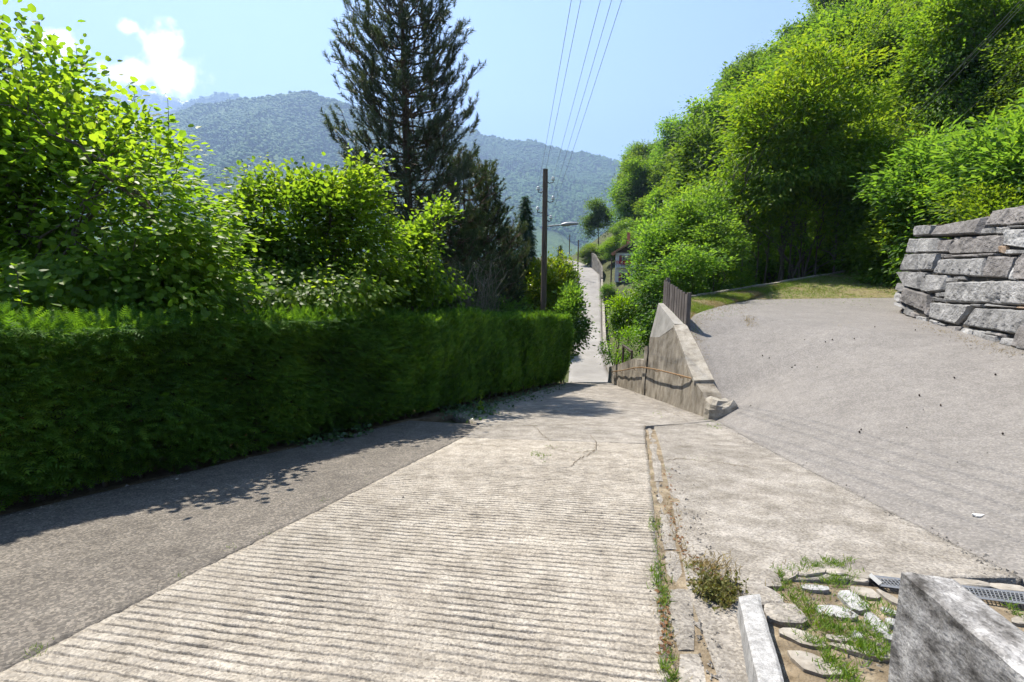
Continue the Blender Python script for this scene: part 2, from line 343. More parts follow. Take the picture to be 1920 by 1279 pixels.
# ------------------------------------------------------------------ the lie of the land
_yp = np.array([-400, -60, -25, -6, 0, 9, 22, 26, 30, 34, 38, 46, 55, 66, 80, 92, 104, 115, 125, 140, 170, 260, 600, 4000.])
_zp = np.array([14, 6.5, 3.6, 1.04, 0, -1.567, -3.98, -5.05, -6.25, -7.10, -7.36, -6.9, -5.95, -4.43, -2.06, -.05, 1.5, 2.75, 3.6, 4.2, 3.0, -8, -60, -60])
def zr(y):
    y = np.asarray(y, float)
    k = .55 * np.clip((y - 10) / 25, .0, 4) + .05
    return (np.interp(y - 2 * k, _yp, _zp) + 2 * np.interp(y - k, _yp, _zp) + 3 * np.interp(y, _yp, _zp) + 2 * np.interp(y + k, _yp, _zp) + np.interp(y + 2 * k, _yp, _zp)) / 9
_ey = np.array([-30, -3, 7.44, 10.9, 15.2, 22, 29, 36, 40, 46, 55, 66, 80, 92, 104, 115, 125, 140, 200])
_eL = np.array([-9, -5.6, -3.1, -1.5, .25, 2.7, 3.5, 4.45, 5.0, 6.1, 7.6, 9.4, 11.4, 12.7, 13.0, 12.6, 10.5, 4.5, -30])
_eR = np.array([-3, 3.0, 4.05, 4.2, 4.36, 4.6, 6.3, 7.89, 8.2, 9.0, 10.6, 12.6, 15.0, 17.1, 17.2, 15.9, 13.8, 8.0, -26])
edgeL = lambda y: np.interp(y, _ey, _eL)
edgeR = lambda y: np.interp(y, _ey, _eR)
LOTB = np.array([(2.9, -6), (3.05, -1), (3.28, 2.74), (3.46, 4.31), (3.75, 6.6), (4.15, 9.12), (4.3, 9.7)])
def lot_dist(x, y):
    best = np.full(np.shape(x), 1e9)
    for a, b in zip(LOTB[:-1], LOTB[1:]):
        d = b - a; t = np.clip(((x - a[0]) * d[0] + (y - a[1]) * d[1]) / (d @ d), 0, 1)
        best = np.minimum(best, np.hypot(x - a[0] - t * d[0], y - a[1] - t * d[1]))
    return np.where(x > np.interp(y, LOTB[:, 1], LOTB[:, 0]), best, 0)
def lot_z(x, y): return .10 + .012 * np.clip(y - 14, 0, 20) + .015 * np.clip(x - 9, 0, 20)
def zs(x, y):
    x = np.asarray(x, float); y = np.asarray(y, float)
    W = np.interp(y, [5, 10.5, 12.5], [6.0, 3.6, 4.4])
    t = 1 - (1 - np.clip(lot_dist(x, y) / W, 0, 1)) ** 1.5
    base = zr(y)
    return base + (np.maximum(lot_z(x, y), base) - base) * t
WALL_A, WALL_B = np.array([8.79, 7.93]), np.array([11.35, 13.7])       # foot of the stone wall: at the frame edge, at its corner
WU = unit(WALL_B - WALL_A); WN = np.array([-WU[1], WU[0]])             # along the wall, outward (towards the road)
def terrain(x, y):
    x = np.asarray(x, float); y = np.asarray(y, float)
    base = zr(y) - .15; L = edgeL(y); R = edgeR(y)
    eL = np.maximum(L - x, 0); eR = x - np.where(y > 112, 16.2, R)
    left = base - .05 * np.clip(eL - 1, 0, 6) - .28 * np.clip(eL - 6, 0, 40) - .5 * np.clip(eL - 40, 0, 60)
    shelf = np.interp(y, [-400, -25, -3, 3, 14, 20, 26, 34, 45, 60, 80, 100, 140, 200], [14, 3.6, .8, -.15, -.12, -.1, -1.2, -5.0, -5.4, -3.6, .2, 2.8, 6, 4])
    near = zs(x, y) - .16
    far = base + (shelf - base) * sstep((eR - .5) / np.interp(y, [15, 20], [.35, 4]))
    far = np.where((y < 20) & (x < 17), np.minimum(far, zs(x, y) - .16), far)
    right = np.where(y < 10, near, far)
    hill = .80 * np.clip(eR - np.interp(y, [0, 24, 30, 45], [20, 17, 12, 4.5]), 0, 70) * np.interp(y, [-60, 0], [.4, 1])
    hill = hill + .05 * np.clip(eR - 80, 0, 300)
    hill = hill * np.interp(y, [150, 185, 260], [1, .35, 0])
    right = right + hill
    s = -((x - WALL_A[0]) * WN[0] + (y - WALL_A[1]) * WN[1])
    ter = (s > .45) & (y < 13.9 + .2 * (x - 11.35)) & (y > -30)
    right = np.where(ter, np.maximum(right, np.minimum(2.25, 2.25 + 0 * x)), right)
    z = np.where(x < L, left, np.where(x > np.where(y > 112, np.maximum(R, 16.2), R), right, base))
    z = z + .12 * fbm(x / 6, y / 6, 2.1, 3) * np.clip(np.maximum(eL, eR - 14) / 10, 0, 4)
    return np.maximum(z, -60 + .0 * z)

def grid_mesh(name, X, Y, Z, mat, smooth=True):
    ny, nx = X.shape
    V = np.stack([X, Y, Z], -1).reshape(-1, 3)
    i = np.arange(ny - 1)[:, None] * nx + np.arange(nx - 1)[None]
    Fq = np.stack([i, i + 1, i + nx + 1, i + nx], -1).reshape(-1, 4)
    return mk(name, V, Fq, mat, None, smooth)
def steps(a, b, s0, k, smax):
    r = [a]; s = s0
    while r[-1] < b: r.append(r[-1] + s); s = min(s * k, smax)
    return r
gx_ = np.unique(np.concatenate([-np.array(steps(9, 7000, .6, 1.13, 260)), np.arange(-9, 17, .28), np.array(steps(17, 7000, .8, 1.12, 260))]))
gy_ = np.unique(np.concatenate([-np.array(steps(6, 900, .8, 1.15, 160)), np.arange(-6, 30, .4), np.array(steps(30, 6700, .9, 1.07, 260))]))
GX, GY = np.meshgrid(gx_, gy_)
GZ = terrain(GX, GY)
struct(grid_mesh('ground', GX, GY, GZ, MT['ground']), 'dark earth and undergrowth beside the road')

def polyline(P, n, warp=1.0):
    P = np.asarray(P, float); d = np.r_[0, np.cumsum(np.linalg.norm(np.diff(P, axis=0), axis=1))]
    t = np.linspace(0, 1, n) ** warp * d[-1]; return np.stack([np.interp(t, d, P[:, k]) for k in range(P.shape[1])], 1)
def patch(name, A, B, nu, nv, mat, zf, disp=None, skirt=.14, label=None, edge_noise=0.0, warp=1.0):
    a = np.asarray(A) if len(A) == nu else polyline(A, nu, warp); b = np.asarray(B) if len(B) == nu else polyline(B, nu, warp); t = np.linspace(0, 1, nv)
    X = a[:, None, 0] * (1 - t) + b[:, None, 0] * t; Y = a[:, None, 1] * (1 - t) + b[:, None, 1] * t
    if edge_noise:
        X = X + edge_noise * fbm(X * 3, Y * 3, 4, 3) * (np.abs(t - .5) * 2) ** 6
    Z = zf(X, Y)
    if disp is not None: Z = Z + disp(X, Y, t)
    V = np.stack([X, Y, Z], -1).reshape(-1, 3)
    i = np.arange(nu - 1)[:, None] * nv + np.arange(nv - 1)[None]
    Q = np.stack([i, i + 1, i + nv + 1, i + nv], -1).reshape(-1, 4)
    if a[:, 1].mean() and False: pass
    rim = np.r_[np.arange(nv), np.arange(1, nu) * nv + nv - 1, (nu - 1) * nv + np.arange(nv - 2, -1, -1), np.arange(nu - 2, 0, -1) * nv]
    lo = V[rim].copy(); lo[:, 2] -= skirt; m = len(V); k = len(rim); j = np.arange(k)
    S = np.stack([rim, m + j, m + (j + 1) % k, rim[(j + 1) % k]], -1)
    o = mk(name, np.vstack([V, lo]), np.vstack([Q, S]), mat, None, True)
    return struct(o, label)

rgh = lambda amp, f: (lambda X, Y, t: amp * fbm(X * f, Y * f, 1.3, 4))
# grooved concrete ramp in the foreground: each groove is cut into the sheet
JN = [(.16, -.2), (.70, 1.82), (1.32, 4.08), (2.51, 8.49)]           # joint on the right side of the ramp
LG = [(-2.9, -.2), (-2.33, 1.87), (-2.0, 3.15), (-.80, 7.44)]        # left edge of the ramp
def groove(X, Y, t):
    c = (Y + .19 * X) + .010 * fbm(X * .6, Y * .6, 5, 2) + .003 * fbm(X * 7, Y * 7, 7, 2)
    dd = np.abs((c / .062) % 1.0 - .5) * .062
    wear = np.clip(.95 + .45 * fbm(X * 1.6, Y * 1.6, 9, 5), .3, 1.3)
    wid = .0105 + .0030 * fbm(X * 6, Y * 6, 12, 3)
    g = -sstep((wid - dd) / .008)
    fade = sstep((7.4 + .25 * X - Y) / 3.0) * sstep((t + .004) / .02) * sstep((1.0 - t) / .02)
    return .0150 * g * wear * fade + .0045 * fbm(X * 30, Y * 30, 2, 3) + .004 * fbm(X * 2.5, Y * 2.5, 6, 2)
_c = .3 + (7.29 - .3) * np.linspace(0, 1, 2000) ** 1.2                # rows of the mesh run along the grooves
def _onc(L):
    L = np.array(L, float); cc = L[:, 1] + .19 * L[:, 0]; return np.c_[np.interp(_c, cc, L[:, 0]), np.interp(_c, cc, L[:, 1])]
patch('concrete_ramp', _onc([(-3.2, -.9)] + LG[1:]), _onc(JN), 2000, 60, MT['concrete'], lambda X, Y: zr(Y), groove, warp=1.22, label='sun-bleached concrete ramp with cross grooves in the foreground')
# strip of grey asphalt between ramp and hedge
HB = np.array([(-5.75, .9), (-4.55, 3.88), (-3.98, 5.2), (-3.32, 6.65), (-1.60, 10.75), (2.62, 21.3)])   # foot of the hedge face
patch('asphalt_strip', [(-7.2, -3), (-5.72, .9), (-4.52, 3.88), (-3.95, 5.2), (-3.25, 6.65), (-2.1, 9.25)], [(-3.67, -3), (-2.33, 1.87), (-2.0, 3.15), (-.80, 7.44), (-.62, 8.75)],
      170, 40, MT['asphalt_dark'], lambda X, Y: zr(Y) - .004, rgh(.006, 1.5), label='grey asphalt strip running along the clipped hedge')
# rough concrete road beyond the ramp
patch('concrete_road', [(-.80, 7.44), (-.62, 8.75), (-1.35, 10.2), (-.95, 11.4), (.45, 15.0), (2.75, 22.2)],
      [(2.08, 6.895), (2.51, 8.49), (3.5, 8.9), (4.15, 9.15), (4.24, 10.3), (4.36, 15), (4.62, 22.2)], 200, 46, MT['slab'], lambda X, Y: zr(Y), rgh(.012, 1.2), label='worn concrete road dropping over the crest')
fy = np.r_[np.arange(22.2, 60, .7), np.arange(60, 150, 1.5)]
patch('far_road', [(float(edgeL(v)) if v > 23 else 2.75, v) for v in fy], [(float(edgeR(v)) if v > 23 else 4.62, v) for v in fy], 160, 10, MT['far_road'], lambda X, Y: zr(Y) - .004, rgh(.01, .5), label='pale road climbing the far side of the dip')
# plain concrete slab between ramp and parking area
patch('concrete_slab', [(1.11, 2.72), (1.50, 4.08), (2.2, 6.6), (2.68, 8.49)], [(3.28, 2.74), (3.46, 4.31), (3.75, 6.6), (4.15, 9.12)],
      130, 50, MT['slab'], zs, rgh(.009, 2.0), label='rough concrete slab beside the grooved ramp')
patch('concrete_walkway', [(-.40, -3), (.92, 1.82), (1.10, 2.70)], [(.55, -3), (1.10, 1.4), (1.36, 2.45)], 80, 14, MT['slab'], zs, rgh(.006, 3), label='concrete strip left of the granite kerb')
# parking area
patch('parking_area', [(2.95, -6), (3.05, -1), (3.28, 2.74), (3.46, 4.31), (3.75, 6.6), (4.15, 9.12), (4.32, 9.75), (4.62, 10.6), (4.86, 12.2), (4.95, 13.2), (6.6, 15.6), (9.6, 19.2)],
      [(8.2, -6), (8.1, -1), (8.2, 3), (8.45, 5.5), (8.75, 7.7), (9.9, 10.3), (11.3, 13.4), (12.9, 13.9), (15.5, 15.2), (17.2, 17), (18.6, 19.0)],
      170, 90, MT['asphalt'], lambda X, Y: zs(X, Y), rgh(.003, .7), label='pale weathered asphalt parking area')
# verge behind it, up to the stone edging
CURB = np.array([at(1262, 563, 16.8), at(1380, 545, 20.5), at(1480, 528, 23.5), at(1600, 508, 26.5), at(1690, 487, 30.0)])
VB = np.array([(4.95, 13.2), (6.6, 15.6), (9.6, 19.2), (14.0, 19.12), (18.6, 19.0)])
def verge_patch(nu=70, nv=26):
    a = polyline(np.c_[VB, zs(VB[:, 0], VB[:, 1])], nu); b = polyline(np.vstack([CURB, [CURB[-1] + np.array([6, 1.5, .9])]]), nu); t = np.linspace(0, 1, nv)[None, :, None]
    P = a[:, None] * (1 - t) + b[:, None] * t
    P[..., 2] += .03 * fbm(P[..., 0] * .8, P[..., 1] * .8, 2, 3) * np.sin(np.pi * t[..., 0]) - .0 + .004
    return P
VP = verge_patch()
i_ = np.arange(69)[:, None] * 26 + np.arange(25)[None]
struct(mk('grass_verge', VP.reshape(-1, 3), np.stack([i_, i_ + 26, i_ + 27, i_ + 1], -1).reshape(-1, 4), MT['verge'], None, True), 'dry patchy grass verge behind the parking area')
# left soil shoulder under the hedge
patch('soil_shoulder', [(-8.6, -3), (-6.6, 3.0), (-4.8, 7.0), (-3.2, 10.9), (1.2, 21.6)], [(-7.22, -3), (-5.74, .9), (-3.97, 5.2), (-2.12, 9.25), (-1.37, 10.2), (-.97, 11.4), (.43, 15.0), (2.72, 22.2)],
      120, 10, MT['soil'], lambda X, Y: zr(Y) - .03, rgh(.03, 2), label='dark soil strip under the hedge')

# ------------------------------------------------------------------ mountains across the valley
def mountain(name, label, crest, Yc, run, mat, seed, spur, jag, nu=260, nv=90, dY=None):
    c = np.array([at(px, py, Yc if dY is None else Yc + dY * i) for i, (px, py) in enumerate(crest)])
    c = polyline(c, nu)
    c[:, 2] += jag * fbm(c[:, 0] / 60, c[:, 1] / 60, seed, 4)
    t = np.linspace(0, 1.0, nv)
    dirv = unit(np.array([-.05, -1.0]))
    P = np.zeros((nu, nv, 3))
    P[..., 0] = c[:, None, 0] + dirv[0] * run * t; P[..., 1] = c[:, None, 1] + dirv[1] * run * t
    h = c[:, None, 2] + 62
    fall = 1 - t ** .88
    rid = 1 - np.abs(fbm(P[..., 0] / spur + P[..., 1] / (spur * 4), P[..., 1] / (spur * 3), seed, 4))
    P[..., 2] = -62 + h * fall + (rid - .75) * spur * .42 * np.sin(np.pi * np.clip(t, 0, 1)) ** .8 * np.clip(t * 6, 0, 1)
    i = np.arange(nu - 1)[:, None] * nv + np.arange(nv - 1)[None]
    back = c.copy(); back[:, 1] += 900; back[:, 2] = -62
    V = np.vstack([P.reshape(-1, 3), back]); m = nu * nv; j = np.arange(nu - 1)
    Q = np.vstack([np.stack([i, i + nv, i + nv + 1, i + 1], -1).reshape(-1, 4), np.stack([j * nv, m + j, m + j + 1, (j + 1) * nv], -1)])
    return struct(mk(name, V, Q, mat, None, True), label), P
mountain('mountain', 'rocky summit with traces of snow', [(-200, 330), (0, 290), (120, 235), (200, 185), (245, 153), (262, 157), (285, 172), (320, 183), (350, 189), (430, 225), (600, 300)], 5400, 1400, MT['snow_rock'], 3, 320, 28, 200, 60)
_, PM2 = mountain('mountain', 'hazy wooded ridge below the snowy summit', [(100, 330), (250, 255), (300, 217), (360, 190), (400, 176), (425, 172), (450, 181), (480, 185), (520, 178), (600, 190), (700, 240), (900, 330)], 4300, 1400, MT['forest_far'], 5, 380, 10)
_, PM1 = mountain('mountain', 'wooded mountainside on the left behind the pine', [(-500, 430), (-200, 380), (0, 320), (200, 268), (330, 217), (370, 197), (430, 191), (500, 181), (580, 173), (640, 190), (720, 235), (800, 290), (900, 370), (1000, 440)], 2500, 1500, MT['forest_far'], 8, 330, 8)
_, PM1b = mountain('mountain', 'blue-green wooded ridge descending to the right across the valley', [(480, 240), (600, 190), (700, 205), (800, 225), (880, 243), (920, 256), (960, 262), (1000, 264), (1030, 273), (1060, 285), (1100, 288), (1140, 297), (1170, 310), (1195, 322), (1280, 365), (1450, 430), (1700, 470), (2100, 490)], 3300, 1800, MT['forest_far'], 11, 380, 8)

# crowns of the far woods: one low-poly crown placed many times by geometry nodes
def crown_proto(name, mat, conif):
    n = 7; rows = [(0, .0), (.35, .55), (.7, 1.0), (1.1, .85), (1.45, .45), (1.65, .0)] if not conif else [(0, .0), (.15, .62), (.9, .42), (1.7, .2), (2.3, .0)]
    V = []; rg = np.random.default_rng(3)
    for z, r in rows:
        for k in range(n):
            a = TAU * k / n + rg.uniform(-.2, .2); q = r * rg.uniform(.75, 1.2)
            V.append((q * math.cos(a), q * math.sin(a), z + rg.uniform(-.08, .08)))
    Q = [[i * n + j, i * n + (j + 1) % n, (i + 1) * n + (j + 1) % n, (i + 1) * n + j] for i in range(len(rows) - 1) for j in range(n)]
    return mesh_data(name, V, Q, mat, False)
def crown_mat(name, a, b):
    m, t, n, l = new_mat(name)
    oi = n('ShaderNodeObjectInfo'); rp = ramp(t, [(0, a), (1, b)]); l(oi.outputs['Random'], rp.inputs[0])
    p = n('ShaderNodeBsdfPrincipled'); l(rp.outputs[0], p.inputs['Base Color']); p.inputs['Roughness'].default_value = .8; p.inputs['Specular IOR Level'].default_value = .2
    o = n('ShaderNodeOutputMaterial'); l(p.outputs[0], o.inputs[0]); return m
def scatter(name, label, P, S, proto):
    me = bpy.data.meshes.new(name); me.vertices.add(len(P)); me.vertices.foreach_set('co', np.asarray(P, np.float32).ravel())
    a = me.attributes.new('size', 'FLOAT_VECTOR', 'POINT'); a.data.foreach_set('vector', np.asarray(S, np.float32).ravel())
    rot = me.attributes.new('turn', 'FLOAT', 'POINT'); rot.data.foreach_set('value', RNG.uniform(0, TAU, len(P)).astype(np.float32))
    o = stuff(obj(name, me), label, 'forest')
    src = bpy.data.objects.new(name + '_crown', proto)       # never linked to the scene
    ng = bpy.data.node_groups.new(name, 'GeometryNodeTree')
    ng.interface.new_socket('Geometry', in_out='INPUT', socket_type='NodeSocketGeometry')
    ng.interface.new_socket('Geometry', in_out='OUTPUT', socket_type='NodeSocketGeometry')
    n = ng.nodes.new; l = ng.links.new
    gi, go = n('NodeGroupInput'), n('NodeGroupOutput')
    oi = n('GeometryNodeObjectInfo'); oi.inputs['Object'].default_value = src; oi.inputs['As Instance'].default_value = True
    ip = n('GeometryNodeInstanceOnPoints')
    at_ = n('GeometryNodeInputNamedAttribute'); at_.data_type = 'FLOAT_VECTOR'; at_.inputs['Name'].default_value = 'size'
    tu = n('GeometryNodeInputNamedAttribute'); tu.data_type = 'FLOAT'; tu.inputs['Name'].default_value = 'turn'
    cx = n('ShaderNodeCombineXYZ'); l(tu.outputs['Attribute'], cx.inputs[2])
    l(gi.outputs[0], ip.inputs['Points']); l(oi.outputs['Geometry'], ip.inputs['Instance'])
    l(at_.outputs['Attribute'], ip.inputs['Scale']); l(cx.outputs[0], ip.inputs['Rotation'])
    l(ip.outputs[0], go.inputs[0])
    md = o.modifiers.new('crowns', 'NODES'); md.node_group = ng
    return o
def slope_points(P, n, tmax=.75):
    u = RNG.uniform(0, P.shape[0] - 1.001, n); v = RNG.uniform(0, (P.shape[1] - 1.001) * tmax, n)
    i, j = u.astype(int), v.astype(int); fu, fv = (u - i)[:, None], (v - j)[:, None]
    return P[i, j] * (1 - fu) * (1 - fv) + P[i + 1, j] * fu * (1 - fv) + P[i, j + 1] * (1 - fu) * fv + P[i + 1, j + 1] * fu * fv
cm_b = crown_mat('far_crown_broad', (.034, .10, .022), (.055, .14, .032)); cm_c = crown_mat('far_crown_conifer', (.018, .04, .018), (.045, .075, .028))
pb, pc = crown_proto('broad_crown', cm_b, False), crown_proto('conifer_crown', cm_c, True)
for nm, P, n, s in (('left', PM1, 62000, 8.6), ('right', PM1b, 80000, 10.0), ('back', PM2, 14000, 12)):
    pts = slope_points(P, n); pts = pts[fbm(pts[:, 0] / 90, pts[:, 1] / 90, 3, 3) > -1.1]
    sel = RNG.random(len(pts)) < np.clip(.16 + .35 * fbm(pts[:, 0] / 160, pts[:, 2] / 90, 7, 3), .02, .6)
    for pp, pr, k, wd in ((pts[~sel], pb, 1.0, 'broadleaf'), (pts[sel], pc, 1.05, 'conifer')):
        sc = s * k * RNG.uniform(.65, 1.35, len(pp)); S = np.stack([sc * RNG.uniform(.8, 1.2, len(pp)), sc * RNG.uniform(.8, 1.2, len(pp)), sc * RNG.uniform(.7, 1.1, len(pp))], 1)
        pp = pp.copy(); pp[:, 2] -= sc * .35
        where = {'left': 'the left mountainside behind the pine', 'right': 'the ridge across the valley', 'back': 'the hazy back ridge'}[nm]
        scatter('far_forest', '%s forest covering %s' % (wd, where), pp, S, pr)

# haze: one closed box of even air round everything
hz = MB(); hz.box((0, 2600, (2260 - 64) / 2), (15200, 8600, 2260 + 64))
hm, ht, hn, hl = new_mat('haze')
pv = hn('ShaderNodeVolumePrincipled'); pv.inputs['Color'].default_value = (.39, .57, .93, 1); pv.inputs['Density'].default_value = .00020
pv.inputs['Anisotropy'].default_value = .25
ho = hn('ShaderNodeOutputMaterial'); hl(pv.outputs[0], ho.inputs['Volume'])
stuff(hz.build('haze', hm), 'thin blue summer haze filling the valley air', 'haze')

# ------------------------------------------------------------------ foliage tools
def tri_leaf(kind):
    if kind == 'round':
        v = [(0, 0, 0), (.28, .36, .03), (.68, .37, .0), (1, 0, -.12), (.68, -.37, .0), (.28, -.36, .03), (.33, 0, -.06), (.7, 0, -.09)]
        f = [(0, 6, 1), (6, 2, 1), (6, 7, 2), (7, 3, 2), (0, 5, 6), (6, 5, 4), (6, 4, 7), (7, 4, 3)]
    elif kind == 'long':
        v = [(0, 0, 0), (.35, .16, .03), (.70, .14, -.03), (1, 0, -.16), (.70, -.14, -.03), (.35, -.16, .03), (.5, 0, -.05)]
        f = [(0, 6, 1), (6, 2, 1), (6, 3, 2), (0, 5, 6), (6, 5, 4), (6, 4, 3)]
    elif kind == 'oval':
        v = [(0, 0, 0), (.45, .27, .05), (1, 0, -.08), (.45, -.27, .05), (.5, 0, -.02)]
        f = [(0, 4, 1), (4, 2, 1), (0, 3, 4), (4, 3, 2)]
    elif kind == 'diamond':
        v = [(0, 0, 0), (.48, .30, .07), (1, 0, -.05), (.48, -.30, .07)]; f = [(0, 2, 1), (0, 3, 2)]
    elif kind == 'blade':
        v = [(0, .05, 0), (0, -.05, 0), (.55, .035, .06), (.55, -.035, .06), (1, 0, -.05)]; f = [(0, 1, 3), (0, 3, 2), (2, 3, 4)]
    elif kind == 'needle':
        v = [(0, .06, 0), (0, -.06, 0), (1, 0, 0)]; f = [(0, 1, 2)]
    elif kind == 'sprig':
        v, f = [], []
        for k, tt in enumerate((.02, .2, .38, .56, .74)):
            ln = .34 * (1 - .45 * tt)
            for sg in (-1, 1):
                b = len(v); v += [(tt, 0, -.1 * tt * tt), (tt + .13, 0, -.1 * tt * tt), (tt + .2, sg * ln, -.05 - .1 * tt)]; f.append((b, b + 1, b + 2))
        b = len(v); v += [(.8, .06, -.07), (.8, -.06, -.07), (1.08, 0, -.14)]; f.append((b, b + 1, b + 2))
    return np.array(v, float), np.array(f, int)
def leaves(mb, P, D, Nn, S, kind, R):
    tv, tf = tri_leaf(kind); n = len(P)
    x = unit(D); y = unit(np.cross(Nn, x)); z = np.cross(x, y)
    S = np.broadcast_to(np.asarray(S, float), (n,))
    V = P[:, None] + S[:, None, None] * (tv[None, :, 0, None] * x[:, None] + tv[None, :, 1, None] * y[:, None] + tv[None, :, 2, None] * z[:, None])
    T = (tf[None] + (np.arange(n) * len(tv))[:, None, None]).reshape(-1, 3)
    mb.add(V.reshape(-1, 3), T, np.repeat(np.clip(R, 0, 1), len(tv)))
def rdir(rg, n): return unit(rg.normal(size=(n, 3)))
def lobes_sample(rg, lobes, n, shell=.55):
    L = np.array(lobes, float); wv = L[:, 3] * L[:, 4] * L[:, 5]; wv = wv ** .8
    k = rg.choice(len(L), n, p=wv / wv.sum()); d = rdir(rg, n)
    r = rg.random(n) ** (shell * .6); r = np.where(rg.random(n) < .25, rg.random(n) ** .45, r)
    return L[k, :3] + d * L[k, 3:6] * r[:, None], d, k
def clusters(mb, rg, tips, out, n_per, rad, size, kind, flat=.5, droop=.25, up=.75, light=None, rvar=.25, tone=.45):
    n = len(tips); m = n * n_per; c = np.repeat(np.arange(n), n_per)
    off = rg.normal(size=(m, 3)) * np.array([1, 1, flat]) * rad * .55 * rg.uniform(.55, 1.45, n)[c][:, None]
    P = tips[c] + off
    D = unit(off + .35 * out[c] + rg.normal(size=(m, 3)) * rad * .35 + np.array([0, 0, -droop * rad]))
    Nn = unit(np.array([0, 0, up]) + .35 * out[c] + rg.normal(size=(m, 3)) * .42)
    base = tone if light is None else light[c]
    R = base + rg.normal(size=m) * rvar * .6 + rg.normal(size=n)[c] * rvar * .4
    leaves(mb, P, D, Nn, size * rg.uniform(.65, 1.2, m), kind, R)
def bent(a, b, sag, rg, k=5, jit=.04):
    a, b = np.asarray(a, float), np.asarray(b, float); t = np.linspace(0, 1, k)[:, None]; L = np.linalg.norm(b - a)
    p = a * (1 - t) + b * t; p[:, 2] += sag * L * np.sin(np.pi * t[:, 0])
    p[1:-1] += rg.normal(size=(k - 2, 3)) * jit * L
    return p
def limbs(mb, rg, trunk, tr, tips, n_limb, n_twig, lr=.05, hfrac=(.25, .95)):
    """limbs from a trunk polyline to a spread of tips, then twigs from the limbs to more tips"""
    zt = trunk[:, 2]; pick = rg.choice(len(tips), min(n_limb, len(tips)), replace=False); pts = []
    for q in tips[pick]:
        dh = np.linalg.norm(q[:2] - trunk[0, :2]); z0 = np.clip(q[2] - .55 * dh - .3, zt[0] + hfrac[0] * (zt[-1] - zt[0]), zt[0] + hfrac[1] * (zt[-1] - zt[0]))
        s = np.array([np.interp(z0, zt, trunk[:, 0]), np.interp(z0, zt, trunk[:, 1]), z0])
        p = bent(s, q, .06, rg, 6); mb.tube(p, np.linspace(lr, lr * .22, 6), 5, cap=False); pts.append(p[2:])
    pts = np.vstack(pts)
    for q in tips[rg.choice(len(tips), min(n_twig, len(tips)), replace=False)]:
        d = np.linalg.norm(pts - q, axis=1); s = pts[np.argmin(d + rg.random(len(d)) * .3)]
        if np.linalg.norm(q - s) < 4: mb.tube(bent(s, q, .03, rg, 4), np.linspace(lr * .3, lr * .08, 4), 4, cap=False)
def broadleaf(name, label, cat, rg, h, lobes, trunks, n_tips, n_per, rad, size, kind, mat, lr=.05, group=None, flat=.5, gap=.0, gfreq=.9, loc=(0, 0, 0), up=.75, shell=.55, droop=.25, tone=.45, n_limb=22, n_twig=80, minz=.4, rough_=.35, stray=.05, shoots=0, shoot_len=(.35, .8)):
    """tree around its own origin; trunks = list of (polyline, base radius)"""
    t = thing(name, label, cat, loc, 0, group)
    tips, d, k = lobes_sample(rg, lobes, n_tips, shell)
    nf = fbm(tips[:, 0] * gfreq, tips[:, 1] * gfreq, tips[:, 2] * gfreq, 3)
    tips, d = tips[(nf > gap - .9) & (tips[:, 2] > minz)], d[(nf > gap - .9) & (tips[:, 2] > minz)]
    ctr = np.array(lobes)[:, :3].mean(0); out = unit(tips - ctr)
    tips = tips + out * (rough_ * 1.1 * fbm(tips[:, 0] * .55, tips[:, 1] * .55, tips[:, 2] * .55 + 7, 3) + (rg.random(len(tips)) < stray) * rg.random(len(tips)) * rough_ * 1.2)[:, None]
    cb = MB()
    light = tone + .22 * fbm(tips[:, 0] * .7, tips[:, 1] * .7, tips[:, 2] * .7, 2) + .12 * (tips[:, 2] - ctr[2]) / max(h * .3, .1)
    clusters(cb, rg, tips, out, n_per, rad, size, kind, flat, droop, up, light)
    if shoots:
        sb = MB(); key = tips[:, 2] + rg.normal(size=len(tips)) * .5 - .15 * np.abs(tips[:, 1] - ctr[1]); bins = {}
        for q in np.argsort(-key):
            kx = (round(tips[q, 0] / .32), round(tips[q, 1] / .45))
            if kx not in bins: bins[kx] = q
        sel = rg.permutation(list(bins.values()))[:shoots]
        for q in sel:
            p0 = tips[q] - (0, 0, .15); ln = rg.uniform(*shoot_len); e = p0 + np.array([rg.normal() * .22, rg.normal() * .2, 1.0]) * ln
            pth = bent(p0, e, 0, rg, 5, .03); sb.tube(pth, np.linspace(.008, .003, 5), 4, cap=False)
            nl = int(6 + ln * 13); f = np.linspace(.12, 1, nl); B = np.stack([np.interp(f, np.linspace(0, 1, 5), pth[:, c]) for c in range(3)], 1)
            an = np.arange(nl) * 2.4 + rg.random() * 6; D = np.c_[np.cos(an), np.sin(an), np.full(nl, .25)] + rg.normal(size=(nl, 3)) * .2
            leaves(cb, B, D, unit(np.array([0, 0, 1.]) + rg.normal(size=(nl, 3)) * .4), size * (1.12 - .45 * f) * rg.uniform(.8, 1.1, nl), kind, .72 + .18 * rg.normal(size=nl))
        sb.build('shoots', MT['bark'], t)['kind'] = 'stuff'
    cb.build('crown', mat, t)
    for j, (tp, r0) in enumerate(trunks):
        tb = MB(); tp = np.asarray(tp, float)
        tpp = polyline(tp, 9); tpp[1:-1] += rg.normal(size=(7, 3)) * .03 * np.array([1, 1, 0]) * np.linalg.norm(tp[-1] - tp[0]) * .3
        tb.tube(tpp, np.linspace(r0, r0 * .14, 9), 7)
        near = tips if len(trunks) == 1 else tips[np.argsort(np.linalg.norm((tips - tpp[-1])[:, :2], axis=1))[:max(30, len(tips) // 3)]]
        limbs(tb, rg, tpp, r0, near, max(4, n_limb // len(trunks)), max(8, n_twig // len(trunks)), lr)
        tb.build('trunk', MT['bark'], t, True)
    return t
def copy_at(root, p, rz, s, label, group=None, sz=None):
    return dup(root, tuple(p), rz, (s, s, s if sz is None else sz), label, group)
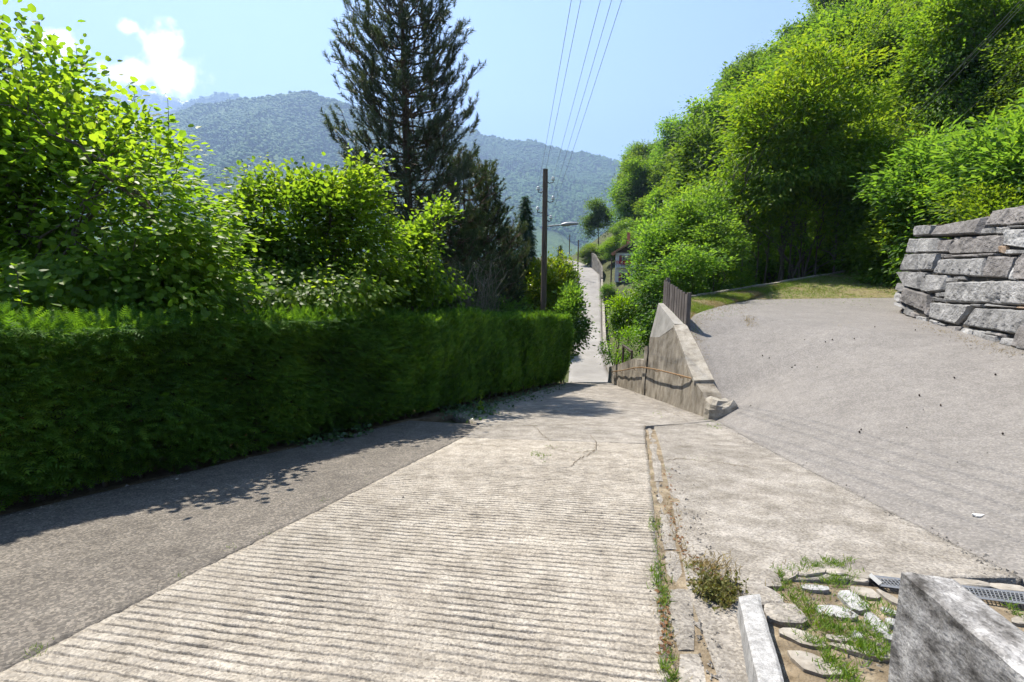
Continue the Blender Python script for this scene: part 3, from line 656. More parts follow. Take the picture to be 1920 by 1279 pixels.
G = lambda x, y: float(terrain(np.array(x), np.array(y)))

# ------------------------------------------------------------------ concrete retaining wall with cap, board fence and handrail
rw = thing('retaining_wall', 'weathered concrete retaining wall with sloping cap below the parking area', 'wall', (4.3, 12.5, float(zr(12.5))))
def to_local(o, V): return np.asarray(V, float) - np.array(o.location)
def wall_solid(name, secs, mat, parent, nz_=14, rough_=.012, sub=10):
    """secs: (y, x_base, z_base, x_top, z_top, x_back) cross-sections along y; face towards -x"""
    S = np.array(secs, float); ys = np.linspace(S[0, 0], S[-1, 0], sub * (len(S) - 1) + 1)
    C = np.stack([np.interp(ys, S[:, 0], S[:, k]) for k in range(6)], 1); n = len(ys); V = []
    t = np.linspace(0, 1, nz_)
    X = C[:, 1, None] * (1 - t) + C[:, 3, None] * t; Z = C[:, 2, None] * (1 - t) + C[:, 4, None] * t; Yg = np.repeat(ys[:, None], nz_, 1)
    X = X + rough_ * fbm(Yg * 2.3, Z * 2.3, 3, 4)
    F1 = np.stack([X, Yg, Z], -1)
    top = np.stack([C[:, 5], ys, C[:, 4]], -1)[:, None]; bot = np.stack([C[:, 5], ys, C[:, 2]], -1)[:, None]
    P = np.concatenate([F1, top, bot], 1); m = P.shape[1]
    i = np.arange(n - 1)[:, None] * m; j = np.arange(m)[None]; k = (j + 1) % m
    Q = np.stack([i + j, i + m + j, i + m + k, i + k], -1).reshape(-1, 4)
    tri = []
    for s in (0, (n - 1) * m):
        for a in range(nz_ - 1): tri.append([s + a, s + a + 1, s + nz_, s + m - 1])
    V = P.reshape(-1, 3)
    return mk(name, to_local(parent, V), np.vstack([Q, tri]), mat, parent, False)
zb = lambda y: float(zr(y)) - .25
wall_solid('wall_body', [(9.62, 4.10, zb(9.62), 4.15, -1.42, 4.50), (9.95, 4.12, zb(9.95), 4.17, -1.22, 4.55), (10.5, 4.14, zb(10.5), 4.18, -1.10, 4.60), (11.7, 4.20, zb(11.7), 4.36, -.64, 4.76), (13.0, 4.26, zb(13), 4.52, -.17, 4.86),
                       (14.0, 4.30, zb(14), 4.44, -.60, 4.88), (14.85, 4.32, zb(14.85), 4.42, -.72, 4.9)], MT['old_concrete'], rw)
wall_solid('upper_block', [(13.02, 4.515, -.17, 4.54, -.08, 4.80), (14.0, 4.44, -.60, 4.585, .16, 4.80), (14.85, 4.42, -.72, 4.63, .36, 4.79)], MT['new_concrete'], rw, 8, .006)
# cap: sloping slab
cb_ = MB(); prev = None
cs = [(10.42, 4.15, 4.60, -1.06), (11.0, 4.22, 4.67, -.86), (11.7, 4.33, 4.75, -.59), (12.4, 4.43, 4.81, -.33), (13.0, 4.50, 4.86, -.10)]
V = []
for yv, xa, xb_, z in cs:
    V += [(xa, yv, z - .09), (xa, yv, z), (xb_, yv, z + .02), (xb_, yv, z - .30)]
q = []
for i in range(len(cs) - 1):
    b = i * 4; q += [[b, b + 4, b + 5, b + 1], [b + 1, b + 5, b + 6, b + 2], [b + 2, b + 6, b + 7, b + 3], [b + 3, b + 7, b + 4, b]]
q += [[0, 1, 2, 3], [16, 19, 18, 17]]
cb_.add(to_local(rw, V), q); cb_.build('cap', MT['cap_concrete'], rw)
# lower mossy wall behind it along the road, with its pier
lw = thing('mossy_wall', 'low mossy concrete wall with pier where the road drops away', 'wall', (4.5, 18, float(zr(18))))
wall_solid('wall_body', [(15.25, 4.34, zb(15.25), 4.40, -1.55, 4.75), (17, 4.40, zb(17), 4.45, -1.85, 4.85), (19, 4.45, zb(19), 4.5, -2.45, 4.95), (22.5, 4.7, zb(22.5), 4.75, -3.35, 5.1)], MT['old_concrete'], lw, 10, .02)
wall_solid('pier', [(14.9, 4.30, zb(14.9), 4.37, -1.02, 4.8), (15.23, 4.30, zb(15.2), 4.37, -1.10, 4.8)], MT['old_concrete'], lw, 10, .01, 3)
fb = MB(); fb.box((.12, -.2, 1.20), (.07, .07, .7)); fb.box((.12, .55, 1.50), (.08, 1.5, .07)); fb.box((.12, 1.2, 1.1), (.07, .07, .8)); fb.build('planter_frame', MT['dark_wood'], lw)
# rough block at the foot of the wall
bk = thing('concrete_block', 'broken pale concrete block at the near end of the retaining wall', 'block', (4.38, 9.50, float(zr(9.5))))
n1, n2 = 14, 10; u = np.linspace(0, TAU, n1, endpoint=False); vv = np.linspace(-1, 1, n2)
V = []
for q_ in vv:
    for a in u:
        r = (abs(math.cos(a)) ** 5 + abs(math.sin(a)) ** 5) ** (-.2); rr = (1 - abs(q_) ** 6 * .35)
        V.append((r * rr * math.cos(a) * .30, r * rr * math.sin(a) * .27, q_ * .30 + .12))
V = np.array(V); V *= (1 + .16 * fbm(V[:, 0] * 5, V[:, 1] * 5, V[:, 2] * 5, 3))[:, None]
Fq = [[i * n1 + j, i * n1 + (j + 1) % n1, (i + 1) * n1 + (j + 1) % n1, (i + 1) * n1 + j] for i in range(n2 - 1) for j in range(n1)]
tp = (n2 - 1) * n1; Fq += [[tp, tp + j, tp + j + 1, tp + j + 1] for j in range(1, n1 - 1)]
m = MB(); m.add(V, np.array(Fq)[:-(n1 - 2)]); m.add(V[tp:tp + n1], [[0, j, j + 1] for j in range(1, n1 - 1)]); m.build('block_body', MT['cap_concrete'], bk)
m = MB(); m.box((.33, .02, .03), (.2, .42, .30), .2); m.build('mortar_fill', MT['slab'], bk)
# boards
fn = thing('board_fence', 'short fence of dark vertical boards on the retaining wall', 'fence', (4.78, 13.9, .1))
nb = 10
for i in range(nb):
    f = i / (nb - 1); yv = 13.03 + 1.80 * f; z0 = -.09 + .44 * f; z1 = .76 + .33 * f
    m = MB(); m.box((.06 - .04 * f + random.uniform(-.006, .006), yv - 13.9, (z0 + z1) / 2 - .1 + random.uniform(-.012, .012)), (.028, .172, z1 - z0), random.uniform(-.02, .02))
    m.build('board', MT['board'], fn)
for k, dz in enumerate((.12, .62)):
    m = MB(); m.tube([(.095, -.87, .0 + dz - .1), (.055, .93, .40 + dz - .1)], .03, 4); m.build('crossbar', MT['board'], fn)
m = MB(); m.box((.11, -.9, .22), (.10, .10, .95)); m.build('post', MT['board'], fn)
m = MB(); m.box((.09, .86, .58), (.10, .10, .95)); m.build('post', MT['board'], fn)
# handrail
hr = thing('handrail', 'thin rusty yellow pipe handrail fixed to the retaining wall', 'handrail', (4.1, 10.6, -1.1))
HR = np.array([(4.20, 10.62, -1.07), (4.14, 11.4, -1.16), (4.19, 13.0, -1.40), (4.24, 14.9, -1.72), (4.27, 16, -1.98), (4.34, 18.0, -2.52), (4.45, 20.6, -3.16)])
m = MB(); m.tube(to_local(hr, polyline(HR, 24)), .021, 8); m.build('pipe', MT['rust_rail'], hr, True)
for yv in (11.4, 13.6, 16.2, 18.6, 20.4):
    p = np.array([np.interp(yv, HR[:, 1], HR[:, k]) for k in range(3)])
    m = MB(); m.tube(to_local(hr, [p, p + (.06, 0, -.07), p + (.20, 0, -.07)]), .010, 5); m.build('bracket', MT['rust_rail'], hr)

# stone edging behind the verge
ce = thing('stone_edging', 'pale stone edging along the back of the grass verge', 'edging', tuple(CURB[0]))
cp = polyline(CURB, 34)
for i in range(33):
    a, b = cp[i], cp[i + 1]; c = (a + b) / 2 - CURB[0]; L = np.linalg.norm(b - a)
    m = MB(); sl = math.atan2(b[2] - a[2], np.linalg.norm((b - a)[:2]))
    R3 = np.array([[math.cos(sl), 0, -math.sin(sl)], [0, 1, 0], [math.sin(sl), 0, math.cos(sl)]])
    m.box(c + (0, .08, -.10 + random.uniform(-.015, .02)), (L * .97, .2, .34), math.atan2(b[1] - a[1], b[0] - a[0]) + random.uniform(-.03, .03), .5, R3)
    m.build('stone', MT['cap_concrete'], ce)

# ------------------------------------------------------------------ dry-stone wall of split granite blocks
BATTER = .16
sw = thing('stone_wall', 'dry-stone wall of split grey granite blocks beside the parking area', 'wall', (WALL_A[0], WALL_A[1], .1))
W0 = np.array([WALL_B[0], WALL_B[1], .05])
def wall_uv(zx, zy):
    """pixel of the wall in the photo -> (along the wall from its corner, height) on the battered plane"""
    px, py = 1640 + zx / 4.264, 380 + zy / 4.264
    n = unit(np.array([WN[0], WN[1], BATTER])); d = ray(px, py); o = np.array([0, 0, EYE])
    k = ((W0 - o) @ n) / (d @ n); p = o + d * k
    return (p - W0)[:2] @ -WU, p[2] - W0[2]
WUP = unit(np.array([-WN[0] * BATTER, -WN[1] * BATTER, 1.0])); WOUT = unit(np.array([WN[0], WN[1], BATTER]))
def wall_p(s, h, d): return W0 + np.array([-WU[0], -WU[1], 0]) * s + WUP * (h / WUP[2]) + WOUT * d
def wall_stone(quad, mat, nu, nv, bulge, marks=0, seed=0, uv=None, rag=.5):
    Q = np.array([wall_uv(*c) for c in quad]) if uv is None else np.array(uv, float)   # TL TR BR BL
    cen = Q.mean(0); Q = cen + (Q - cen) * .992
    u = np.linspace(0, 1, nu)[None, :]; v = np.linspace(0, 1, nv)[:, None]
    B = (Q[0] * ((1 - u) * (1 - v))[..., None] + Q[1] * (u * (1 - v))[..., None] + Q[2] * (u * v)[..., None] + Q[3] * ((1 - u) * v)[..., None])
    size = np.sqrt(abs((Q[1, 0] - Q[0, 0]) * (Q[0, 1] - Q[3, 1])) + 1e-4)
    e = np.minimum(np.minimum(u, 1 - u) * np.linalg.norm(Q[1] - Q[0]), np.minimum(v, 1 - v) * np.linalg.norm(Q[3] - Q[0]))
    edge = np.clip(e / (.018 + .012 * size), 0, 1)
    B = B + (.03 * size * rag)[..., None] * np.stack([fbm(B[..., 0] * 5 + seed, B[..., 1] * 5, seed, 3), fbm(B[..., 0] * 5, B[..., 1] * 5 + seed, seed + 9, 3)], -1) * (1 - edge)[..., None]
    tiltx, tilty = random.uniform(-.05, .05), random.uniform(-.04, .06)
    d = bulge * (1 - (1 - edge) ** 1.8) + .022 * fbm(B[..., 0] * 3.2 + seed, B[..., 1] * 3.2, seed, 4) + tiltx * (u - .5) + tilty * (v - .5)
    fa = fbm(B[..., 0] * 1.7 + seed * 2, B[..., 1] * 2.1, seed + 3, 2); d = d - .07 * np.clip(fa - .30, 0, 1) * edge
    ch = np.abs(fbm(B[..., 0] * 6 + seed, B[..., 1] * 6, seed + 5, 3)); d = d - .020 * ch * edge + .006 * fbm(B[..., 0] * 24, B[..., 1] * 24, seed, 2)
    if marks:
        for k in range(marks):
            mu = (k + .5 + random.uniform(-.1, .1)) / marks; ln = random.uniform(.22, .36)
            d = d - .030 * np.exp(-((u - mu) * marks / .13) ** 2) * sstep((v - (1 - ln)) / .08)
    d = d - .02
    P = np.array(wall_p(0, 0, 0)) + np.array([-WU[0], -WU[1], 0]) * B[..., :1] + WUP * (B[..., 1:] / WUP[2]) + WOUT * d[..., None]
    back = P[[0, 0, -1, -1], [0, -1, -1, 0]] - WOUT * .3
    V = np.vstack([P.reshape(-1, 3)]); i = np.arange(nv - 1)[:, None] * nu + np.arange(nu - 1)[None]
    F1 = np.stack([i, i + nu, i + nu + 1, i + 1], -1).reshape(-1, 4)
    rim = np.r_[np.arange(nu), np.arange(1, nv) * nu + nu - 1, (nv - 1) * nu + np.arange(nu - 2, -1, -1), np.arange(nv - 2, 0, -1) * nu]
    lo = V[rim] - WOUT * (.24 + bulge); mcount = len(V); k = len(rim); j = np.arange(k)
    S = np.stack([rim, rim[(j + 1) % k], mcount + (j + 1) % k, mcount + j], -1)
    return mk('stone', to_local(sw, np.vstack([V, lo])), np.vstack([F1, S]), mat, sw, False)
g, br, wh, og = MT['wallstone'], MT['wallstone_brown'], MT['wallstone_white'], MT['wallstone_orange']
BIG = [  # quad in wall-crop pixels, material, drill marks
    ([(940, 60), (1330, 0), (1340, 172), (905, 190)], br, 7), ([(345, 185), (498, 178), (465, 255), (310, 272)], g, 0), ([(505, 185), (900, 112), (862, 258), (470, 268)], br, 0),
    ([(870, 205), (965, 195), (955, 250), (866, 258)], g, 0), ([(972, 195), (1088, 190), (1066, 252), (962, 252)], g, 0), ([(1092, 186), (1320, 176), (1320, 200), (1085, 206)], g, 0),
    ([(1066, 214), (1290, 206), (1290, 378), (1022, 338)], wh, 0), ([(280, 288), (350, 288), (318, 402), (250, 402)], g, 0), ([(352, 284), (526, 282), (503, 398), (322, 402)], g, 0),
    ([(530, 302), (646, 292), (612, 400), (508, 398)], br, 3), ([(656, 276), (1032, 258), (1000, 402), (616, 414)], br, 0), ([(1002, 342), (1058, 352), (1050, 414), (1000, 402)], og, 0),
    ([(1062, 372), (1300, 384), (1300, 414), (1056, 416)], g, 0), ([(526, 408), (622, 416), (618, 440), (530, 446)], br, 0), ([(626, 418), (838, 408), (832, 440), (622, 442)], br, 0),
    ([(858, 408), (1002, 404), (988, 430), (846, 436)], br, 0), ([(242, 408), (382, 408), (346, 545), (206, 545)], g, 0), ([(386, 408), (532, 402), (472, 542), (350, 542)], g, 3),
    ([(540, 452), (912, 440), (882, 596), (484, 568)], g, 6), ([(952, 428), (1152, 432), (1086, 610), (884, 592)], br, 0), ([(1096, 508), (1142, 522), (1132, 622), (1066, 620)], wh, 0),
    ([(1156, 392), (1330, 400), (1340, 632), (1150, 622)], br, 2), ([(188, 552), (392, 552), (366, 700), (252, 672)], g, 0), ([(176, 640), (255, 672), (238, 720), (172, 700)], g, 0),
    ([(398, 556), (432, 560), (412, 600), (384, 596)], g, 0), ([(384, 604), (412, 604), (428, 714), (372, 712)], g, 0), ([(416, 576), (594, 576), (556, 702), (432, 724)], g, 0),
    ([(590, 596), (646, 600), (640, 640), (580, 640)], g, 0), ([(648, 592), (742, 588), (738, 622), (648, 622)], g, 0), ([(610, 640), (1330, 616), (1340, 832), (560, 792)], g, 10),
    ([(482, 722), (562, 712), (558, 752), (500, 762)], g, 0), ([(462, 752), (552, 766), (548, 796), (456, 786)], g, 0), ([(256, 682), (452, 738), (422, 890), (206, 792)], br, 3),
    ([(164, 704), (238, 748), (206, 800), (164, 782)], g, 0), ([(462, 796), (800, 822), (660, 978), (438, 922)], g, 0), ([(826, 842), (1330, 862), (1340, 1082), (728, 986)], g, 9),
    ([(800, 812), (880, 812), (860, 840), (790, 838)], g, 0), ([(1020, 824), (1142, 832), (1140, 848), (1020, 838)], br, 0), ([(1148, 828), (1300, 836), (1300, 860), (1146, 850)], og, 0),
    ([(430, 838), (456, 838), (442, 912), (420, 892)], br, 0), ([(900, 806), (1010, 820), (1010, 838), (890, 828)], g, 0),
    # small stones along the foot
    ([(168, 790), (212, 806), (238, 852), (180, 824)], g, 0), ([(246, 830), (300, 866), (290, 912), (240, 886)], g, 0), ([(304, 872), (345, 890), (338, 925), (300, 910)], br, 0),
    ([(342, 904), (412, 918), (404, 968), (336, 948)], g, 0), ([(440, 930), (508, 952), (500, 990), (432, 970)], g, 0), ([(512, 958), (566, 976), (556, 1020), (506, 996)], g, 0),
    ([(580, 985), (690, 990), (676, 1042), (572, 1020)], br, 0), ([(694, 994), (786, 1012), (776, 1082), (680, 1046)], g, 0), ([(590, 1024), (676, 1044), (690, 1072), (590, 1048)], g, 0),
    ([(790, 1014), (886, 1030), (876, 1100), (784, 1068)], g, 0), ([(892, 1022), (984, 1030), (980, 1064), (888, 1050)], g, 0), ([(890, 1052), (1006, 1070), (996, 1134), (882, 1104)], g, 0),
    ([(990, 1040), (1056, 1052), (1046, 1080), (986, 1068)], br, 0), ([(1046, 1078), (1190, 1092), (1180, 1180), (1034, 1140)], g, 0), ([(1195, 1095), (1340, 1110), (1340, 1220), (1186, 1180)], g, 0),
]
for i, (qd, mt_, mk_) in enumerate(BIG):
    A = np.array(qd, float); wpx = np.ptp(A[:, 0]); hpx = np.ptp(A[:, 1]); big = wpx > 130
    nu = int(np.clip(wpx / (6 if mk_ else 9), 8, 72)); nv = int(np.clip(hpx / 8, 7, 24))
    wall_stone(qd, mt_, nu, nv, random.uniform(.08, .12) if big else random.uniform(.05, .09), mk_, i * 1.7 + 1)
# the wall goes on past the frame towards the viewer in larger courses
smax = wall_uv(1330, 600)[0]
for k, (a, b) in enumerate(((0, .5), (.5, 1.05), (1.05, 1.6), (1.6, 2.2))):
    x0 = smax + .05
    while x0 < smax + 2.4:
        L = random.uniform(.6, 1.2); wall_stone(None, random.choice((g, br)), 14, 8, .1, 0, 50 + k * 7 + x0, [(x0, b), (x0 + L, b), (x0 + L, a), (x0, a)]); x0 += L + .02
# core behind the stones, and earth on top
cr = MB(); Lw = smax + 2.6
prof = [(-.02, .02, -.20), (-.02, 2.05, -.20), (.45, 2.35, -.20), (Lw, 2.45, -.20)]
V = []
for s, h in ((.08, 0), (.30, 2.0), (1.0, 2.1), (Lw, 2.25)):
    V += [wall_p(s, -.3, -.05), wall_p(s, h, -.05), wall_p(s, h, -.9), wall_p(s, -.3, -.9)]
q = []
for i in range(3):
    b = i * 4; q += [[b, b + 4, b + 5, b + 1], [b + 1, b + 5, b + 6, b + 2], [b + 2, b + 6, b + 7, b + 3]]
q += [[0, 1, 2, 3], [12, 15, 14, 13]]
cr.add(to_local(sw, V), q); cr.build('core', MT['dark_gap'], sw)
# corner stones that close the far end of the wall
for k in range(6):
    h0 = k * .37; c = to_local(sw, wall_p(.22 + .04 * k, h0 + .18, -.48))
    m = MB(); m.box(c, (.42, .62, .35), math.atan2(WU[1], WU[0]) + math.pi / 2 + random.uniform(-.06, .06), .5); o_ = m.build('stone', g, sw)
# plank leaning at the corner
pk = thing('plank', 'dark board leaning against the far corner of the stone wall', 'plank', tuple(wall_p(-.55, .0, -.35)))
m = MB(); c = np.array([.0, 0, 0]); v0, v1 = np.array(wall_p(-.80, .10, -.3)), np.array(wall_p(.10, .80, -.45))
dv = unit(v1 - v0); sd = np.array([WOUT[0], WOUT[1], 0]); up_ = np.cross(dv, sd)
V = [p + a * .13 * sd + b * .02 * up_ for p in (v0, v1) for a, b in ((-1, -1), (1, -1), (1, 1), (-1, 1))]
m.add(to_local(pk, V), [[0, 1, 2, 3], [4, 7, 6, 5], [0, 4, 5, 1], [1, 5, 6, 2], [2, 6, 7, 3], [3, 7, 4, 0]]); m.build('board', MT['dark_wood'], pk)

# ------------------------------------------------------------------ utility poles, lamp and wires
PY = 24.0; ptop = at(1023, 318, PY); pbx = at(1019, 592, PY)[0]
up = thing('utility_pole', 'tall brown wooden utility pole with insulators behind the hedge end', 'utility pole', (pbx - .01, PY, G(pbx, PY)))
o0 = np.array(up.location)
m = MB(); m.tube([(0, 0, -.2), ((ptop[0] - pbx) * .5, 0, (ptop[2] - o0[2]) * .5), (ptop[0] - pbx, 0, ptop[2] - o0[2])], [.165, .145, .12], 12); m.build('pole', MT['pole_wood'], up, True)
m = MB(); m.tube([(ptop[0] - pbx, 0, ptop[2] - o0[2]), (ptop[0] - pbx, 0, ptop[2] - o0[2] + .03)], .13, 12); m.build('top_cap', MT['galv'], up)
INS = []
for px, py, sd in ((1037, 336, 1), (1009, 354, -1), (1037, 372, 1), (1008, 392, -1), (1033, 408, 1)):
    p = at(px, py, PY) - o0; axx = at(1022, py, PY)[0] - o0[0]
    m = MB(); m.tube([(axx + sd * .1, -.03, p[2] - .12), (axx + sd * .2, -.03, p[2] - .2), (p[0], -.03, p[2] - .16), (p[0], -.03, p[2])], .024, 6); hk = m.build('hook', MT['iron'], up, True)
    m = MB()
    for zz, rr in ((-.03, .04), (.02, .055), (.045, .04), (.075, .055), (.10, .05), (.13, .03)): pass
    m.tube([(p[0], -.03, p[2] + z_) for z_ in (-.06, -.03, 0, .02, .05, .08, .11)], [.07, .09, .085, .06, .075, .07, .03], 9); m.build('insulator', MT['porcelain'], hk, True)
    m = MB(); m.tube([(axx - sd * .16, -.03, p[2] + .10), (axx + sd * .16, -.03, p[2] + .10)], .014, 5); m.build('bolt', MT['iron'], up)
    INS.append(p + o0 + (0, -.03, .06))
la, lb, lc = at(1026, 424, PY) - o0, at(1052, 422, PY) - o0, at(1085, 419.5, PY) - o0
lamp = MB(); lamp.tube([la, lb], .035, 8); arm = lamp.build('lamp_arm', MT['galv'], up, True)
m = MB(); dl = lc - lb
m.tube([lb + dl * t + (0, 0, .03 * math.sin(t * 3)) for t in (0, .05, .3, .6, .9, 1.0)], [.03, .075, .10, .085, .055, .03], 8); m.build('lamp_head', MT['galv'], up, True)
# five wires from the insulators up over the viewer, and on to the far pole
TOPS = [(1118, 0), (1066, 0), (1138, 0), (1083, 0), (1156, 0)]
FP = at(1083, 452, 88.0)
for i, (ins, (tx, ty)) in enumerate(zip(INS, TOPS)):
    q = at(tx, ty, 10.5); e = ins + (q - ins) * 2.45
    t = np.linspace(0, 1, 22)[:, None]; P = ins * (1 - t) + e * t; P[:, 2] -= .35 * np.sin(np.pi * t[:, 0]) - .35 * np.sin(np.pi / 2.45) * t[:, 0] * 0
    f = np.array([FP[0] + (.25 if i % 2 else -.25), 88.0, FP[2] - .3 * i]); P2 = ins * (1 - t) + f * t; P2[:, 2] -= 1.1 * np.sin(np.pi * t[:, 0])
    m = MB(); m.tube(np.vstack([P[::-1], P2[1:]]), .0048, 4)
    tag(m.build('power_cable', MT['wire']), 'thin dark %s wire running from the wooden pole over the road' % ('uppermost right-hand', 'upper left-hand', 'middle right-hand', 'lower left-hand', 'lowest right-hand')[i], 'wire', 'wires on the wooden pole')
# wires over the hillside on the right
for i, (a, b, ya, yb) in enumerate((((1700, 232), (1905, 10), 17, 9), ((1682, 245), (1908, 16), 17, 9), ((1690, 250), (1910, 20), 17, 9), ((1772, 248), (1925, 105), 15, 9))):
    p, q = at(*a, ya), at(*b, yb); d = q - p; t = np.linspace(-.25, 2.2, 14)[:, None]
    m = MB(); m.tube(p + d * t, .006, 4)
    tag(m.build('hillside_cable', MT['wire_pale']), ('upper thin pale wire crossing the dark wooded slope', 'second thin pale wire crossing the dark wooded slope', 'third thin pale wire crossing the dark wooded slope', 'lowest thin pale wire at the right edge of the slope')[i], 'wire', 'wires above the hillside')
def far_pole(px, pyt, pyb, Y, r, label):
    t, b = at(px, pyt, Y), at(px, pyb, Y); p = thing('far_utility_pole', label, 'utility pole', (b[0], Y, min(b[2], G(b[0], Y))))
    o = np.array(p.location)
    m = MB(); m.tube([(0, 0, -.3), (0, 0, t[2] - o[2])], [r, r * .8], 8); m.build('pole', MT['pole_wood'], p, True)
    m = MB(); m.box((0, 0, t[2] - o[2] - .35), (.7, .08, .08)); m.build('crossarm', MT['dark_wood'], p)
    return p
far_pole(1083, 450, 520, 88, .13, 'distant wooden pole at the left edge of the far road')
far_pole(1067, 440, 500, 118, .13, 'farthest pole standing left of the road bend')
far_pole(1145, 484, 545, 72, .13, 'thin wooden pole in front of the white house')
far_pole(1069, 500, 528, 80, .10, 'short post left of the far road')

# ------------------------------------------------------------------ white house beyond the dip
HY = 76.0; hb = at(1150, 535, HY); hz0 = G(hb[0] + 2, HY) - .3
hs_ = thing('white_house', 'white two-storey house with red shutters and tiled gable roof', 'house', (hb[0] + .2, HY, hz0), math.radians(-14))
zt = at(1160, 472, HY)[2] - hz0            # eaves height
Wd, Dp, rise = 6.4, 8.5, 1.9
m = MB(); T_ = .0
V = [(0, 0, 0), (Wd, 0, 0), (Wd, Dp, 0), (0, Dp, 0), (0, 0, zt), (Wd, 0, zt), (Wd, Dp, zt), (0, Dp, zt), (Wd / 2, 0, zt + rise), (Wd / 2, Dp, zt + rise)]
m.add(V, [[0, 1, 5], [0, 5, 4], [4, 5, 8], [1, 2, 6], [1, 6, 5], [2, 3, 7], [2, 7, 6], [6, 7, 9], [3, 0, 4], [3, 4, 7]]); m.build('wall', MT['white_wall'], hs_)
rf = MB(); ov = .7
for sg in (-1, 1):
    e0 = Wd / 2 + sg * (Wd / 2 + ov); ze = zt - ov * rise / (Wd / 2)
    a = [(Wd / 2, -ov, zt + rise + .14), (e0, -ov, ze + .14), (e0, Dp + ov, ze + .14), (Wd / 2, Dp + ov, zt + rise + .14)]
    b = [(x, y, z - .16) for x, y, z in a]
    rf.add(np.array(a + b) + (sg * .001, 0, 0), [[0, 1, 2, 3], [4, 7, 6, 5], [0, 4, 5, 1], [1, 5, 6, 2], [2, 6, 7, 3]])
roof = rf.build('roof', MT['roof'], hs_)
for k in range(11):      # tile courses as raised battens
    for sg in (-1, 1):
        f = (k + .5) / 11; x = Wd / 2 + sg * f * (Wd / 2 + ov); z = zt + rise - f * (Wd / 2 + ov) * rise / (Wd / 2) + .17
        q = MB(); q.box((x, Dp / 2, z), (.30, Dp + 2 * ov - .04, .05), 0, .5, np.array([[math.cos(.53), 0, math.sin(.53) * sg], [0, 1, 0], [-math.sin(.53) * sg, 0, math.cos(.53)]])); q.build('tile_course', MT['roof'], roof)
for cx, cyy in ((1.9, 1.6), (4.3, 2.6)):
    q = MB(); q.box((cx, cyy, zt + rise + .25), (.5, .5, 1.7)); q.box((cx, cyy, zt + rise + 1.13), (.64, .64, .08)); q.build('chimney', MT['roof'], roof)
q = MB(); q.add([(.15, -.04, zt - .05), (Wd - .15, -.04, zt - .05), (Wd / 2, -.04, zt + rise - .2)], [[0, 1, 2]]); q.box((Wd / 2, -.06, zt - .1), (Wd - .2, .1, .14)); q.build('gable_boarding', MT['dark_wood'], hs_)
def window(x, z, w_, h_, side='f', shut=True):
    if side == 'f': bx = lambda cx, d, cz, sx, sd, sz, mm: mm.box((cx, -d, cz), (sx, sd, sz))
    else: bx = lambda cx, d, cz, sx, sd, sz, mm: mm.box((-d, cx, cz), (sd, sx, sz))
    mm = MB(); bx(x, .01, z, w_, .04, h_, mm); wi = mm.build('window', MT['glass'], hs_)
    mm = MB()
    for s in (-1, 1): bx(x + s * w_ / 2, .04, z, .08, .06, h_ + .12, mm); bx(x, .04, z + s * h_ / 2, w_, .06, .08, mm)
    bx(x, .035, z, .05, .04, h_, mm); mm.build('frame', MT['white_wall'], wi)
    mm = MB(); bx(x, .07, z - h_ / 2 - .08, w_ + .2, .16, .06, mm); mm.build('sill', MT['cap_concrete'], wi)
    if shut:
        for s in (-1, 1):
            mm = MB(); bx(x + s * (w_ * .78), .05, z, w_ * .5, .05, h_, mm); mm.build('shutter', MT['shutter'], wi)
for x, z in ((1.5, zt - 1.25), (4.6, zt - 1.25), (1.5, zt - 4.0), (4.6, zt - 4.0)): window(x, z, .9, 1.35)
for y in (2.0, 5.6):
    for z in (zt - 1.25, zt - 4.0): window(y, z, .8, 1.3, 's')
q = MB(); q.box((1.6, -.55, zt - 2.45), (2.8, 1.1, .14)); bl = q.build('balcony', MT['white_wall'], hs_)
q = MB()
for k in range(12): q.box((.25 + k * .245, -1.05, zt - 1.95), (.04, .04, .86))
q.box((1.6, -1.05, zt - 1.5), (2.8, .06, .06)); q.build('railing', MT['dark_wood'], bl)
q = MB(); rg = np.random.default_rng(5); pp = rg.uniform((.2, -1.32, zt - 1.95), (3.0, -1.05, zt - 1.45), (260, 3)); leaves(q, pp, rdir(rg, 260), rdir(rg, 260), .17, 'diamond', rg.random(260)); q.build('flower_box', MT['flower'], bl)

# far roadside walls and railings
def strip_wall(name, label, ys, fx, h, th, mat, zoff=-.3, nm='wall'):
    t = thing(name, label, 'wall', (fx(ys[0]), ys[0], float(zr(ys[0]))))
    o = np.array(t.location); m = MB(); V = []
    for y in ys:
        x, z = fx(y), float(zr(y)); hh = h(y) if callable(h) else h
        V += [(x, y, z + zoff), (x + .05, y, z + hh), (x + th, y, z + hh), (x + th, y, z + zoff)]
    q = []
    for i in range(len(ys) - 1):
        b = i * 4; q += [[b, b + 4, b + 5, b + 1], [b + 1, b + 5, b + 6, b + 2], [b + 2, b + 6, b + 7, b + 3]]
    n = (len(ys) - 1) * 4; q += [[0, 1, 2, 3], [n, n + 3, n + 2, n + 1]]
    m.add(np.array(V) - o, q); m.build('wall_body', mat, t); return t
t = strip_wall('roadside_wall', 'long low concrete wall on the right of the far road', list(np.arange(22.8, 84, 2.0)), lambda y: float(edgeR(y)) + .05, lambda y: .75 + .25 * math.sin(y), .35, MT['cap_concrete'])
t = strip_wall('bend_wall', 'grey retaining wall at the bend of the far road', list(np.arange(86, 112, 2.0)), lambda y: float(edgeR(y)) + .05, lambda y: .6 + 2.4 * max(0, min(1, (y - 86) / 14)), .4, MT['bend'])
rl = thing('roadside_railing', 'thin iron railing along the left of the far road', 'railing', (float(edgeL(58)), 58, float(zr(58))))
ro = np.array(rl.location); ys = np.arange(58, 96, 2.0); RP = np.array([(float(edgeL(y)) - .1, y, float(zr(y))) for y in ys]) - ro
for p in RP:
    m = MB(); m.tube([p + (0, 0, -.3), p + (0, 0, 1.0)], .035, 5); m.build('post', MT['iron'], rl)
